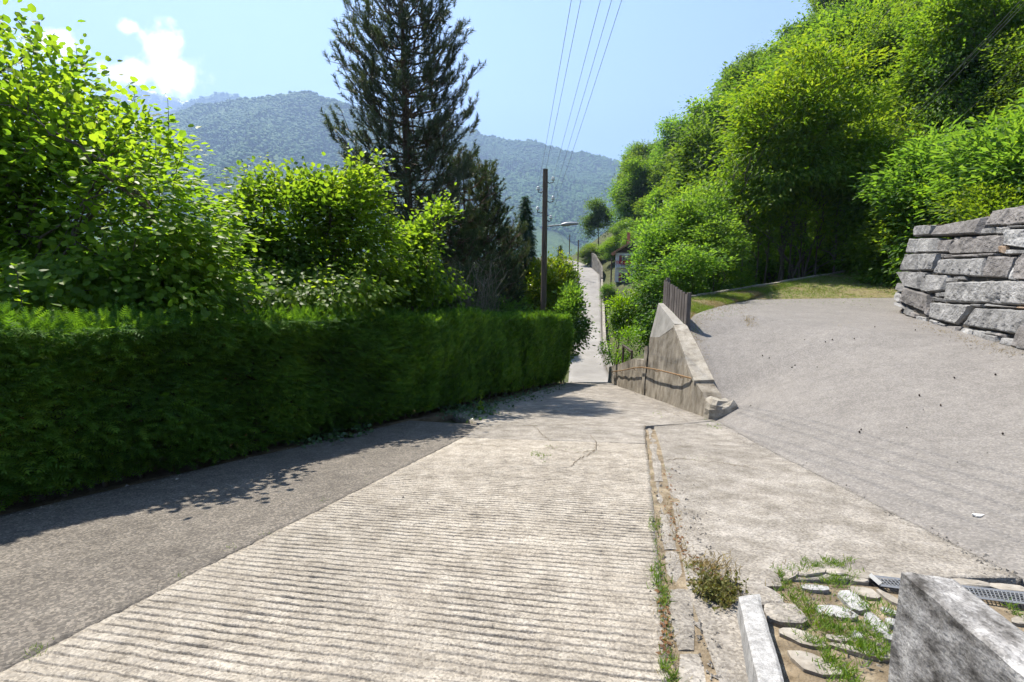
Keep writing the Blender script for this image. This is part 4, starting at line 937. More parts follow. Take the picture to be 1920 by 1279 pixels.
for hh in (.95, .5):
    m = MB(); m.tube(RP + (0, 0, hh), .025, 4); m.build('rail', MT['iron'], rl)

# ------------------------------------------------------------------ foreground on the right: kerb stones, granite, paving, grate
gk = thing('gutter_kerb', 'row of worn concrete kerb pieces along the ramp joint', 'kerb', (.8, 2.0, float(zr(2))))
cuts = [-2.0, -.8, .35, 1.42, 2.02, 2.62, 3.15, 3.9, 4.9, 6.1, 7.3, 8.3]
for i, (a, b) in enumerate(zip(cuts[:-1], cuts[1:])):
    a, b = a + .012, b - .012; nn = 9; V = []
    jx = lambda y: np.interp(y, [p[1] for p in JN], [p[0] for p in JN])
    wd = .16 if a > 2.6 else .2
    for yv in np.linspace(a, b, nn):
        x0, x1 = jx(yv) + .035 + .014 * vnoise(yv * 5, 1.0 + i), jx(yv) + wd + .030 * vnoise(yv * 4, 7.0 + i) - (.04 if i % 3 == 1 else 0)
        z = float(zr(yv)) - .001 + .005 * vnoise(yv * 6, 3.0) - .006 * (i % 2)
        V += [(x0, yv, z - .12), (x0 + .012, yv, z), ((x0 + x1) / 2, yv, z + .006), (x1 - .012, yv, z), (x1, yv, z - .12)]
    q = []
    for k in range(nn - 1):
        for c in range(4): q.append([k * 5 + c, k * 5 + c + 1, k * 5 + 6 + c, k * 5 + 5 + c])
    q += [[0, 1, 2, 3], [(nn - 1) * 5 + 3, (nn - 1) * 5 + 2, (nn - 1) * 5 + 1, (nn - 1) * 5]]
    m = MB(); m.add(to_local(gk, V), q); m.build('kerb_piece', MT['slab'], gk)
# soil in the joint
m = MB(); V = []
for yv in np.linspace(-2.5, 8.2, 60):
    x = np.interp(yv, [p[1] for p in JN], [p[0] for p in JN]); V += [(x - .01, yv, float(zr(yv)) - .004), (x + .26, yv, float(zr(yv)) - .006)]
m.add(V, [[2 * i, 2 * i + 2, 2 * i + 3, 2 * i + 1] for i in range(59)]); struct(m.build('joint_soil', MT['paving_soil']), 'brown soil filling the joint beside the ramp')

def rough_slab(name, corners_top, depth, mat, parent, nu=14, nv=10, rnd_=.006, seed=1, bev=.012):
    """a slab from 4 top corners (TL TR BR BL, clockwise from above far-left), with rounded arris and side faces"""
    C = np.array(corners_top, float); u = np.linspace(0, 1, nu)[None, :, None]; v = np.linspace(0, 1, nv)[:, None, None]
    P = C[0] * (1 - u) * (1 - v) + C[1] * u * (1 - v) + C[2] * u * v + C[3] * (1 - u) * v
    e = np.minimum(np.minimum(u, 1 - u) * np.linalg.norm(C[1] - C[0]), np.minimum(v, 1 - v) * np.linalg.norm(C[3] - C[0]))[..., 0]
    P[..., 2] += -bev * (1 - np.clip(e / (bev * 1.6), 0, 1)) ** 2 + rnd_ * fbm(P[..., 0] * 9, P[..., 1] * 9, seed, 4)
    P[..., :2] += rnd_ * np.stack([fbm(P[..., 0] * 6, P[..., 1] * 6, seed + 5, 3), fbm(P[..., 0] * 6, P[..., 1] * 6, seed + 8, 3)], -1)
    V = P.reshape(-1, 3); i = np.arange(nv - 1)[:, None] * nu + np.arange(nu - 1)[None]
    Q = np.stack([i, i + nu, i + nu + 1, i + 1], -1).reshape(-1, 4)
    rim = np.r_[np.arange(nu), np.arange(1, nv) * nu + nu - 1, (nv - 1) * nu + np.arange(nu - 2, -1, -1), np.arange(nv - 2, 0, -1) * nu]
    k = len(rim); nd = 6; rings = [rim]; VV = [V]; cnt = len(V); j = np.arange(k)
    for dd in range(1, nd + 1):
        r = V[rim].copy(); r[:, 2] -= depth * dd / nd
        cen = C.mean(0); ov_ = unit(r[:, :2] - cen[:2]); r[:, :2] += ov_ * (rnd_ * 2.2 * fbm(r[:, 0] * 7 + r[:, 1] * 3, r[:, 2] * 7, seed, 4))[:, None]
        VV.append(r); rings.append(cnt + j); cnt += k
    Qs = [np.stack([a, a[(j + 1) % k], b[(j + 1) % k], b], -1) for a, b in zip(rings[:-1], rings[1:])]
    V = np.vstack(VV)
    if parent is not None and parent.type == 'EMPTY': V = to_local(parent, V)
    return mk(name, V, np.vstack([Q] + Qs), mat, parent, False)
# granite kerb stone standing on edge
zf, zn = -.285, -.10
kc = [atz(1384, 1116, zf), atz(1424, 1112, zf), atz(1474, 1290, zn), atz(1424, 1290, zn)]
kc[2] = kc[1] + (kc[2] - kc[1]) * 2.2; kc[3] = kc[0] + (kc[3] - kc[0]) * 2.2
rough_slab('granite_kerb', kc, .5, MT['granite'], None, 8, 34, .0035, 3, .008)
tag(bpy.data.objects['granite_kerb'], 'grey granite kerb slab set on edge beside the paving', 'kerb')
# granite post close to the camera
zp_ = .30; pc_ = [atz(1690, 1066, zp_), atz(1790, 1082, zp_), atz(1975, 1235, zp_), atz(1922, 1262, zp_)]
pc_[3] = pc_[0] + (pc_[3] - pc_[0]) * 1.25; pc_[2] = pc_[1] + (pc_[3] - pc_[0])
rough_slab('granite_post', pc_, 1.0, MT['granite_dirty'], None, 22, 44, .006, 9, .014)
tag(bpy.data.objects['granite_post'], 'rough mottled granite block in the near right corner', 'post')
# patch of stone paving
pv_ = patch('stone_paving', [(.45, -2.5), (1.08, 1.4), (1.36, 2.45), (1.60, 2.78)], [(3.0, -2.5), (3.05, .5), (3.16, 1.8), (3.22, 2.5)], 60, 34, MT['paving_soil'], lambda X, Y: zs(X, Y) - .022, rgh(.012, 4), label='patch of stones and grass beside the granite kerb')
def flag(pts, mat, seed, h=.028, name='stone'):
    P = np.array([atz(px, py, -.40) for px, py in pts])
    P[:, 2] = zs(P[:, 0], P[:, 1]); c = P.mean(0); n = len(P); rg = np.random.default_rng(seed)
    Pm = P
    for _ in range(1):
        Pm = np.concatenate([np.stack([.75 * Pm + .25 * np.roll(Pm, -1, 0), .25 * Pm + .75 * np.roll(Pm, -1, 0)], 1).reshape(-1, 3)])
    Pm = c + (Pm - c) * (1.08 + (.14 if name == 'mortar_lump' else .06) * rg.normal(size=len(Pm)))[:, None]
    Pm = np.array(Pm); k = len(Pm); c = Pm.mean(0)
    r0 = Pm.copy(); r0[:, 2] -= .06; r1 = Pm.copy(); r1[:, 2] += h * .55; r2 = c + (Pm - c) * .86; r2[:, 2] = zs(r2[:, 0], r2[:, 1]) + h + rg.normal(size=k) * .003
    r3 = c + (Pm - c) * .45; r3[:, 2] = zs(r3[:, 0], r3[:, 1]) + h * 1.05 + rg.normal(size=k) * .003
    V = np.vstack([r0, r1, r2, r3, [c + (0, 0, h * 1.05)]]); j = np.arange(k); jn = (j + 1) % k; T = []
    for L in range(3):
        T += [[L * k + a, L * k + b, (L + 1) * k + b] for a, b in zip(j, jn)] + [[L * k + a, (L + 1) * k + b, (L + 1) * k + a] for a, b in zip(j, jn)]
    T += [[3 * k + a, 3 * k + b, 4 * k] for a, b in zip(j, jn)]
    V[-1, 2] = zs(c[0], c[1]) + h
    return mk(name, V, T, mat, pv_, False)
gr_, tn_ = MT['granite'], stone_mat('tan_stone', [(.3, (.17, .15, .12)), (.5, (.25, .225, .19)), (.7, (.33, .305, .265))], 9, 8, .85, .6, 60, None, 50, .3, (5, .2), bdist=.006)
FL = [([(1505, 1078), (1552, 1082), (1556, 1094), (1510, 1090)], gr_), ([(1572, 1096), (1600, 1094), (1622, 1120), (1630, 1136), (1604, 1140), (1585, 1118)], gr_),
      ([(1590, 1084), (1632, 1086), (1652, 1104), (1640, 1112), (1604, 1100)], tn_), ([(1648, 1090), (1668, 1100), (1690, 1118), (1680, 1126), (1655, 1104)], tn_), ([(1596, 1062), (1628, 1066), (1630, 1076), (1600, 1072)], tn_),
      ([(1528, 1130), (1570, 1128), (1606, 1150), (1600, 1160), (1546, 1154)], gr_), ([(1618, 1150), (1640, 1148), (1664, 1182), (1660, 1196), (1640, 1186)], gr_), ([(1650, 1130), (1678, 1140), (1690, 1150), (1666, 1148)], gr_),
      ([(1660, 1158), (1684, 1166), (1680, 1180), (1664, 1172)], gr_), ([(1594, 1188), (1614, 1186), (1618, 1206), (1598, 1206)], gr_), ([(1655, 1196), (1680, 1194), (1676, 1212), (1658, 1208)], gr_),
      ([(1460, 1182), (1500, 1186), (1540, 1212), (1548, 1226), (1510, 1222), (1470, 1200)], tn_), ([(1545, 1196), (1590, 1204), (1594, 1214), (1552, 1210)], tn_), ([(1548, 1218), (1620, 1226), (1680, 1244), (1668, 1256), (1600, 1240)], tn_),
      ([(1470, 1240), (1510, 1236), (1550, 1262), (1590, 1290), (1520, 1290)], tn_), ([(1640, 1226), (1700, 1240), (1690, 1256), (1650, 1246)], gr_), ([(1896, 1156), (1935, 1150), (1940, 1172), (1900, 1172)], tn_)]
for i, (p, mt_) in enumerate(FL): flag(p, mt_, i, random.uniform(.000, .007))
# crumbly mortar edge and the light border strip round the paving
BS = [(1470, 1062), (1500, 1050), (1550, 1044), (1590, 1048), (1640, 1056), (1700, 1060), (1780, 1068), (1860, 1078), (1935, 1092), (2050, 1116)]
for i, ((a, b), (c, d)) in enumerate(zip(BS[:-1], BS[1:])):
    flag([(a + 2, b - 3), (c - 2, d - 3), (c - 1, d + 11), (a + 3, b + 11)], tn_, 60 + i, .012, 'border_stone')
for i, p in enumerate([[(1375, 1046), (1440, 1040), (1470, 1058), (1450, 1085), (1385, 1080)], [(1385, 1084), (1448, 1088), (1470, 1120), (1430, 1130), (1400, 1112)], [(1432, 1134), (1480, 1128), (1520, 1160), (1500, 1180), (1450, 1168)]]):
    flag(p, MT['slab'], 80 + i, .016, 'mortar_lump')
# steel grate of the drain channel
ga, gb, gc_, gd = (atz(p[0], p[1], -.415) for p in ((1632, 1066), (1985, 1118), (1985, 1143), (1652, 1089)))
dg = thing('drain_grate', 'galvanised steel mesh grate over a drain beside the granite block', 'grate', tuple(ga))
def gz_(p): p = np.array(p); p[2] = zs(p[0], p[1]) + .012; return p
ga, gb, gc_, gd = map(gz_, (ga, gb, gc_, gd)); o_ = np.array(dg.location)
m = MB()
for a, b in ((ga, gb), (gb, gc_), (gc_, gd), (gd, ga)):
    m.tube([a - o_, b - o_], .009, 4)
m.build('frame', MT['galv'], dg)
m = MB(); m.tube([ga - o_ + (.012, 0, .004), gd - o_ + (.012, 0, .004)], .014, 4); m.build('end_plate', MT['galv'], dg)
for k in range(1, 4):
    m = MB(); f = k / 4; m.tube([ga * (1 - f) + gd * f - o_, gb * (1 - f) + gc_ * f - o_], .0045, 4); m.build('long_bar', MT['grate'], dg)
nb_ = 46
proto_bar = None
for k in range(1, nb_):
    f = k / nb_; m = MB(); m.tube([ga * (1 - f) + gb * f - o_, gd * (1 - f) + gc_ * f - o_], .0035, 4); m.build('cross_bar', MT['grate'], dg)
m = MB(); dn = np.array([0, 0, -.035]); m.add([ga - o_ + dn, gb - o_ + dn, gc_ - o_ + dn, gd - o_ + dn], [[0, 1, 2, 3]]); m.build('channel', MT['iron'], dg)

# ------------------------------------------------------------------ hedge
hedge = thing('hedge', 'long clipped dark green hedge along the left of the road', 'hedge', (HB[1][0], HB[1][1], float(zr(HB[1][1]))))
HO = np.array(hedge.location)
HP = polyline(HB, 300); HS = np.r_[0, np.cumsum(np.linalg.norm(np.diff(HP, axis=0), axis=1))]; HL = HS[-1]
def hp(s): return np.stack([np.interp(s, HS, HP[:, 0]), np.interp(s, HS, HP[:, 1])], -1)
def hdir(s): return unit(hp(np.minimum(s + .2, HL)) - hp(np.maximum(s - .2, 0)))
htop = lambda y: np.interp(y, [.9, 3.88, 7, 10.75, 15, 21.3], [1.30, 1.05, .74, .34, -.10, -.72])
def hpt(s, h, inn):
    """s along, h 0..1 up the face, inn metres behind the face"""
    p = hp(s); d = hdir(s); out = np.stack([d[:, 1], -d[:, 0]], -1); z0 = zr(p[:, 1]) + .06; z1 = htop(p[:, 1]) + .10 * fbm(s * .9, 3.3, 1.0, 4)
    lean = .10 * h + .11 * fbm(s * 1.6, h * 3.0, 1.0, 4) + .05 * np.sin(np.pi * h) - .12 * np.clip(1 - h * 6, 0, 1)
    q = p + out * (lean - inn - .05)[:, None]
    return np.c_[q, z0 + (z1 - z0) * h], np.c_[out, np.zeros(len(s))], np.c_[d, np.zeros(len(s))]
rg = np.random.default_rng(11); hm_ = MB()
nF = 64000
s = HL * rg.random(nF) ** 1.15; h = rg.random(nF) ** .92; inn = np.abs(rg.normal(size=nF)) * .13 - .02
P, O, D = hpt(s, h, inn); far = sstep((P[:, 1] - 7.5) / 4)[:, None]
dr = unit(O * (.75 - .35 * far) + D * rg.normal(size=(nF, 1)) * .7 + np.array([0, 0, 1]) * (rg.normal(size=(nF, 1)) * .28 + .75 * far - .1))
nn_ = unit(np.array([0, 0, 1.]) * (1 - .6 * far) + O * (.35 + .5 * far) + rg.normal(size=(nF, 3)) * .3)
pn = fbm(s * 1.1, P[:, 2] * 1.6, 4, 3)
R = .40 + .30 * pn + .24 * rg.normal(size=nF) + .18 * far[:, 0]  # far half toned lighter: its sunlight is put into the leaf colour
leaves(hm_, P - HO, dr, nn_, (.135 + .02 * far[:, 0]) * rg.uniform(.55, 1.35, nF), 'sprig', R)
# shoots on the top
nT = 22000; s = HL * rg.random(nT) ** 1.1; inn = rg.uniform(-.02, 1.0, nT); P, O, D = hpt(s, np.full(nT, 1.0), inn)
hh = rg.random(nT) ** 1.8 * (.05 + .16 * np.clip(.5 + fbm(s * 1.7, inn * 2, 8, 3), 0, 1)); P[:, 2] += hh - .05
dr = unit(np.array([0, 0, 1.]) + rg.normal(size=(nT, 3)) * .45); nn_ = unit(O + rg.normal(size=(nT, 3)) * .6)
leaves(hm_, P - HO, dr, nn_, .095 * rg.uniform(.6, 1.3, nT), 'sprig', .26 + .2 * rg.normal(size=nT))  # low tone: shade of the overhanging hazels put into the shoot colour
nI = 16000; s = HL * rg.random(nI) ** 1.1; h = rg.uniform(.72, 1.0, nI); P, O, D = hpt(s, h, rg.uniform(.0, .95, nI))
leaves(hm_, P - HO, unit(O * .4 + rg.normal(size=(nI, 3)) * .6 + np.array([0, 0, .4])), unit(O + rg.normal(size=(nI, 3)) * .6), .15 * rg.uniform(.7, 1.3, nI), 'sprig', .36 + .22 * rg.normal(size=nI))
# far end face
nE = 5000; inn = rg.uniform(0, 1.0, nE); h = rg.random(nE); P, O, D = hpt(np.full(nE, HL), h, inn); P += D * (rg.normal(size=(nE, 1)) * .05 + .08 - .1 * (inn[:, None] - .3) ** 2)
leaves(hm_, P - HO, unit(D + np.array([0, 0, .7]) + rg.normal(size=(nE, 3)) * .5), unit(D + rg.normal(size=(nE, 3)) * .4), .13, 'sprig', .5 + .2 * rg.normal(size=nE))
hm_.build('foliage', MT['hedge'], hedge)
# woody inside: a dark mat of twigs that stops the view through
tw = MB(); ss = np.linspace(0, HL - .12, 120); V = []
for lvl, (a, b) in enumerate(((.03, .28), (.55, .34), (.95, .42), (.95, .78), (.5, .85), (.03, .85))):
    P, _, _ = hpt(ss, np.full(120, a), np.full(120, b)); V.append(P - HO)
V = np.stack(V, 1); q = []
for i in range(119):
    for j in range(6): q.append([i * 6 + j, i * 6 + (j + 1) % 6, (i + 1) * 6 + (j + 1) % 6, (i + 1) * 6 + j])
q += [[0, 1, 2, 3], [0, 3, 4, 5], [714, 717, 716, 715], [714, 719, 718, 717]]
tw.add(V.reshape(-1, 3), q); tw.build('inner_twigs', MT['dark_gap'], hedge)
st = MB(); s = np.linspace(.4, HL - .3, 70)
for i, v in enumerate(s):
    P, O, D = hpt(np.array([v, v]), np.array([0, .45]), np.array([.12, .16])); P[0, 2] -= .15; p = P - HO; p[0, :2] += rg.normal(size=2) * .06
    st.tube(p, [.025, .012], 5, cap=False)
st.build('stems', MT['bark'], hedge)
nB = 260; s = HL * rg.random(nB) ** 1.3; P, O, D = hpt(s, rg.random(nB) ** .8, rg.uniform(-.04, .04, nB)); bl_ = MB()
leaves(bl_, P - HO, rdir(rg, nB), unit(O + rg.normal(size=(nB, 3)) * .5), .05, 'oval', rg.random(nB)); bl_.build('withered_leaves', MT['brown_leaf'], hedge)

# grey-green juniper shoots growing out of the hedge top
jn = thing('juniper', 'grey-green juniper shoots sprouting from the hedge top', 'shrub', (-4.3, 6.9, G(-4.6, 7.2)))
jo = np.array(jn.location); m = MB(); jt = MB()
for k in range(64):
    px, py = rg.uniform(340, 660), 0; Y = rg.uniform(6.2, 9.0); tx = (px - 960) / F_PX * Y
    hx = np.interp(Y, HP[:, 1], HP[:, 0]);
    if tx > hx - .35: tx = hx - rg.uniform(.35, .9)
    zt_ = htop(Y) + rg.uniform(-.05, .36); b = np.array([tx + rg.normal() * .08, Y, zt_ - .5]); t_ = np.array([tx, Y, zt_])
    jt.tube(np.array([b, t_]) - jo, [.006, .003], 4, cap=False); n = 22
    f = rg.random(n); leaves(m, b + (t_ - b) * (.35 + .65 * f[:, None]) - jo, unit(rg.normal(size=(n, 3)) * .6 + np.array([0, 0, .7])), rdir(rg, n), .085 * rg.uniform(.6, 1.2, n), 'sprig', .4 + .4 * rg.random(n))
m.build('foliage', MT['juniper'], jn); jt.build('stems', MT['bark'], jn)

# ------------------------------------------------------------------ hazels behind the hedge
def px_lobes(base, L, Y):
    """lobes given as (px, py, dY, rx, ry, rz) around depth Y -> local coordinates"""
    r = []
    for px, py, dy, rx, ry, rz in L: r.append(tuple(at(px, py, Y + dy) - base) + (rx, ry, rz))
    return r
def pixel_tree(name, label, cat, bpx, Y, L, seed, nstem=1, spread=.5, r0=.07, z0=None, **kw):
    bx_ = at(bpx, 500, Y)[0]; base = np.array([bx_, Y, G(bx_, Y) - .05 if z0 is None else z0]); lob = px_lobes(base, L, Y); rg = np.random.default_rng(seed)
    top = max(l[2] + l[5] * .5 for l in lob); trunks = []
    for k in range(nstem):
        a = TAU * k / max(nstem, 1) + rg.random(); l = lob[k % len(lob)]; o = np.array([math.cos(a), math.sin(a)]) * spread * (nstem > 1)
        e = np.array([l[0], l[1], max(l[2] + l[5] * .35, .62 * top)])
        trunks.append(([np.r_[o * .35, -.2], np.r_[o * .5 + e[:2] * .25, e[2] * .45], e], r0 * rg.uniform(.8, 1.15)))
    return broadleaf(name, label, cat, rg, top, lob, trunks, loc=tuple(base), **kw)
hz_kw = dict(rad=.34, kind='round', mat=MT['hazel'], flat=.45, lr=.028, up=.95, droop=.3)
pixel_tree('hazel_tree', 'large hazel with broad bright leaves at the left edge', 'tree', -20, 7.0,
           [(-60, 330, .4, 2.5, 1.7, 2.25), (40, 240, .3, 1.5, 1.3, 1.35), (210, 390, 0, 1.35, 1.2, 1.45), (120, 300, .2, 1.3, 1.2, 1.2), (310, 420, -.6, .9, .9, .95), (60, 500, 0, 2.0, 1.2, .9), (300, 525, -.3, 1.3, 1.0, .6), (385, 455, -.7, .6, .7, .6), (100, 545, -1.0, 2.2, .9, .42), (350, 550, -.7, 1.1, .9, .38), (-60, 560, -1.9, 1.2, .7, .30), (150, 568, -1.7, 1.1, .7, .28), (300, 572, -1.2, .9, .7, .28), (-250, 380, 0, 2.2, 2.0, 2.0)],
           21, 5, .6, .06, n_tips=3100, n_per=16, size=.103, shoots=60, gap=.55, gfreq=1.2, n_limb=40, n_twig=260, minz=.9, **hz_kw)
pixel_tree('hazel_tree', 'middle hazel with sunlit yellow-green leaves left of the pine', 'tree', 560, 10.0,
           [(560, 430, 0, 1.45, 1.1, 1.30), (640, 400, .2, .75, .8, .95), (480, 440, 0, .75, .8, 1.0), (500, 360, .2, .5, .5, .75), (680, 360, .2, .40, .4, .60), (600, 350, .2, .55, .5, .5), (560, 510, 0, 1.9, 1.0, .7), (690, 480, 0, .7, .8, .8), (480, 548, -1.5, 1.1, .8, .38), (620, 555, -1.5, 1.2, .8, .36), (420, 565, -2.2, .7, .7, .25), (540, 570, -2.2, .8, .7, .25)],
           22, 5, .5, .05, n_tips=1900, n_per=13, size=.108, shoots=46, gap=.5, gfreq=1.3, n_limb=34, n_twig=180, minz=1.0, **hz_kw)
pixel_tree('hazel_tree', 'small hazel with loose shoots in front of the dry pines', 'tree', 770, 11.8,
           [(760, 500, 0, .85, .8, .85), (790, 420, .1, .34, .35, .62), (825, 380, .1, .2, .25, .40), (730, 540, 0, .95, .8, .55), (835, 530, 0, .42, .4, .22), (770, 455, 0, .6, .5, .6)],
           23, 4, .35, .035, n_tips=620, n_per=12, size=.112, shoots=18, gap=.5, gfreq=1.4, n_limb=24, n_twig=110, minz=.8, **hz_kw)

# ------------------------------------------------------------------ conifers
def pine(name, label, loc, h, prof, z_lo, seed, whorl=.62, nb=6, shoot=.42, needle=.14, nn=44, mat=None, r0=.2, lift=.28, subs=7, bark=None, thin=1.0, ratio=.72):
    rg = np.random.default_rng(seed); t = thing(name, label, 'tree', loc); nd = MB(); br_ = MB()
    tb = MB(); zz = np.linspace(-.3, h, 14); tp = np.c_[.06 * vnoise(zz * .35, seed), .06 * vnoise(zz * .35, seed + 5.), zz]
    tb.tube(tp, np.interp(zz, [0, h], [r0, .02]), 9); tb.build('trunk', bark or MT['bark_pine'], t, True)
    prof = np.array(prof, float); z = z_lo; A, Dv, Ln = [], [], []
    while z < h - .15:
        L0 = np.interp(z, prof[:, 0], prof[:, 1]); k = nb + rg.integers(-1, 2); a0 = rg.random() * TAU
        for i in range(k):
            if rg.random() > thin: continue
            a = a0 + TAU * i / k + rg.normal() * .15; L = L0 * rg.uniform(.62, 1.12)
            if L < .12: continue
            d = np.array([math.cos(a), math.sin(a), 0]); zz0 = z + rg.normal() * .08; t5 = np.linspace(0, 1, 7)
            P = np.array([0, 0, zz0]) + d * (L * t5)[:, None]; P[:, 2] += L * (lift * t5 + .32 * t5 ** 2.6 - .12 * np.sin(np.pi * t5))
            P[1:] += rg.normal(size=(6, 3)) * .02 * L
            br_.tube(P, np.linspace(.016 + .013 * L, .008, 7), 5, cap=False)
            ns = max(2, int(subs * L / 2.2)); sd = np.array([-d[1], d[0], 0])
            for j in range(ns + 1):
                f = 1.0 if j == ns else rg.uniform(.30, .97); p = np.array([np.interp(f, t5, P[:, c]) for c in range(3)])
                if j < ns:
                    l2 = L * .42 * (1.1 - .6 * f) * rg.uniform(.6, 1.2); e = p + (sd * rg.choice((-1, 1)) * .8 + d * .55) * l2 + np.array([0, 0, l2 * rg.uniform(.15, .6)])
                    br_.tube(bent(p, e, -.05, rg, 4, .03), np.linspace(.012, .006, 4), 4, cap=False)
                    pts = [(e, 1.0)] + ([(p + (e - p) * .55 + rg.normal(size=3) * .06, .8)] if l2 > .5 else [])
                    if l2 > .8: pts.append((p + (e - p) * .78 + rg.normal(size=3) * .12, .9))
                else: e = p; pts = [(e, 1.1)]
                for q, s_ in pts:
                    ax = unit(d * .45 + np.array([0, 0, .85]) + rg.normal(size=3) * .28); A.append(q); Dv.append(ax); Ln.append(shoot * s_ * rg.uniform(.65, 1.2))
        z += whorl * rg.uniform(.8, 1.2) * (1 - .25 * z / h)
    for k in range(3): A.append(np.array([0, 0, h - .12])); Dv.append(unit(np.array([rg.normal() * .15, rg.normal() * .15, 1]))); Ln.append(shoot * 1.2)
    A, Dv, Ln = np.array(A), np.array(Dv), np.array(Ln); n = len(A); c = np.repeat(np.arange(n), nn); m_ = n * nn
    f = rg.random(m_) ** .8; ax = Dv[c]; rad = rdir(rg, m_); rad = unit(rad - ax * (rad * ax).sum(1, keepdims=True))
    P = A[c] + ax * ((f - .25) * Ln[c])[:, None]; D = unit(ax * ratio + rad * .8)
    leaves(nd, P, D, rdir(rg, m_), needle * rg.uniform(.7, 1.15, m_), 'needle', .42 + .22 * rg.normal(size=n)[c] + .15 * rg.normal(size=m_))
    for i in range(n): br_.tube([A[i] - Dv[i] * Ln[i] * .3, A[i] + Dv[i] * Ln[i] * .7], [.007, .004], 3, cap=False)
    br_.build('branches', bark or MT['bark_pine'], t); nd.build('crown', mat or MT['pine'], t)
    return t
bx_, by_ = at(768, 400, 18)[0], 18.0; bz = G(bx_, by_)
pine('pine_tree', 'tall dark pine rising above the hazels, its top cut by the frame', (bx_, by_, bz), 13.6 - bz,
     [(0, .5), (2.2 - bz, 1.4), (3.6 - bz, 2.1), (5.2 - bz, 2.45), (7.5 - bz, 2.15), (10 - bz, 1.65), (12 - bz, 1.0), (13.6 - bz, .1)], 1.7 - bz, 31, .54, 7, .50, .165, 70, MT['pine'], .24, .30, 11)
b2 = at(872, 420, 20.5); pine('pine_tree', 'young bare-stemmed pine with brownish needles right of the tall pine', (b2[0], 20.5, G(b2[0], 20.5)), at(872, 300, 20.5)[2] - G(b2[0], 20.5),
     [(0, 1.9), (4, 2.1), (6, 1.9), (7.5, 1.6), (8.6, 1.25), (9.6, .6), (10, .2)], 1.8, 32, .62, 7, .38, .14, 84, MT['pine_dry'], .10, .30, 11)
b3 = at(912, 420, 21.5); pine('pine_tree', 'slender pine with a pointed green leader beside the bare-stemmed one', (b3[0], 21.5, G(b3[0], 21.5)), at(912, 312, 21.5)[2] - G(b3[0], 21.5),
     [(0, 1.9), (4, 2.0), (6.5, 1.6), (8, .75), (10, .3)], 1.5, 33, .38, 7, .38, .14, 84, MT['pine_dry'], .10, .34, 11)
b4 = at(845, 450, 19); pine('pine_tree', 'low spreading pine with dull brown needles behind the small hazel', (b4[0], 19, G(b4[0], 19)), at(845, 400, 19)[2] - G(b4[0], 19),
     [(0, 1.5), (3, 1.9), (5, 1.5), (7, .8), (8, .2)], 1.0, 34, .40, 7, .38, .14, 84, MT['pine_dry'], .09, .25, 12)
def fir(name, label, loc, h, rmax, seed, mat, size=.34, n=4200):
    rg = np.random.default_rng(seed); t = thing(name, label, 'tree', loc)
    tb = MB(); tb.tube([(0, 0, -.3), (0, 0, h * .98)], [.16, .02], 8); nb_ = 150; cr_ = MB()
    f = rg.random(n) ** .75; z = h * (1 - f) * .97 + .2; a = rg.random(n) * TAU; nz_ = .8 + .35 * fbm(np.cos(a) * 1.5, np.sin(a) * 1.5, z * 1.6, 3)
    r = rmax * f ** .85 * nz_ * rg.random(n) ** .35; d = np.c_[np.cos(a), np.sin(a), np.zeros(n)]
    P = d * r[:, None]; P[:, 2] = z - .22 * r; leaves(cr_, P, unit(d + np.array([0, 0, -.35]) + rg.normal(size=(n, 3)) * .35), unit(np.array([0, 0, 1.]) + .4 * d + rg.normal(size=(n, 3)) * .35), size * rg.uniform(.6, 1.2, n), 'sprig', .45 + .25 * rg.normal(size=n))
    for k in range(60):
        a_ = rg.random() * TAU; f_ = rg.random() ** .7; z_ = h * (1 - f_); tb.tube([(0, 0, z_), (math.cos(a_) * rmax * f_ * .8, math.sin(a_) * rmax * f_ * .8, z_ - .2 * rmax * f_)], [.025, .006], 4, cap=False)
    tb.build('trunk', MT['bark'], t); cr_.build('crown', mat, t); return t
b5 = at(985, 450, 27); fir('fir_tree', 'dark pointed fir left of the wooden pole', (b5[0], 27, G(b5[0], 27)), at(985, 362, 27)[2] - G(b5[0], 27), 1.75, 41, MT['fir'], .36, 6500)
b6 = at(950, 450, 26); fir('fir_tree', 'broad shaded fir just left of the pointed fir', (b6[0], 26, G(b6[0], 26)), at(950, 415, 26)[2] - G(b6[0], 26), 1.9, 42, MT['fir'], .36, 5500)
b7 = at(1050, 480, 70); fir('cypress', 'tiny dark cypress left of the far road', (b7[0], 70, G(b7[0], 70) - .5), at(1050, 457, 70)[2] - G(b7[0], 70) + .5, .85, 43, MT['fir'], .5, 1800)
# dead brown shrub with pale bare twigs
rg = np.random.default_rng(44); b8 = at(885, 560, 16.5); ds = thing('dry_shrub', 'dead brown shrub with curved pale bare twigs behind the hedge', 'shrub', (b8[0], 16.5, G(b8[0], 16.5))); o8 = np.array(ds.location)
m = MB(); tips = []
for k in range(95):
    e = at(rg.uniform(838, 942), rg.uniform(478, 585), 16.5 + rg.uniform(-.7, .7)) - o8; s_ = np.array([rg.normal() * .25, rg.normal() * .25, .1 + rg.random() * .5 * e[2]])
    p = bent(s_, e, .12 * rg.normal(), rg, 7, .05); m.tube(p, np.linspace(.016, .005, 7), 4, cap=False); tips.append(p[3:])
    for j in range(3):
        q = p[rg.integers(2, 6)]; e2 = q + rg.normal(size=3) * .28 + (0, 0, .12); m.tube(bent(q, e2, .1, rg, 4, .06), [.006, .005, .004, .003], 3, cap=False)
m.build('twigs', MT['dead_twig'], ds); tips = np.vstack(tips); n = 9000; c = rg.integers(0, len(tips), n); m = MB()
leaves(m, tips[c] + rg.normal(size=(n, 3)) * .14, rdir(rg, n), rdir(rg, n), .10, 'needle', rg.random(n)); m.build('dry_needles', MT['pine_dry'], ds)

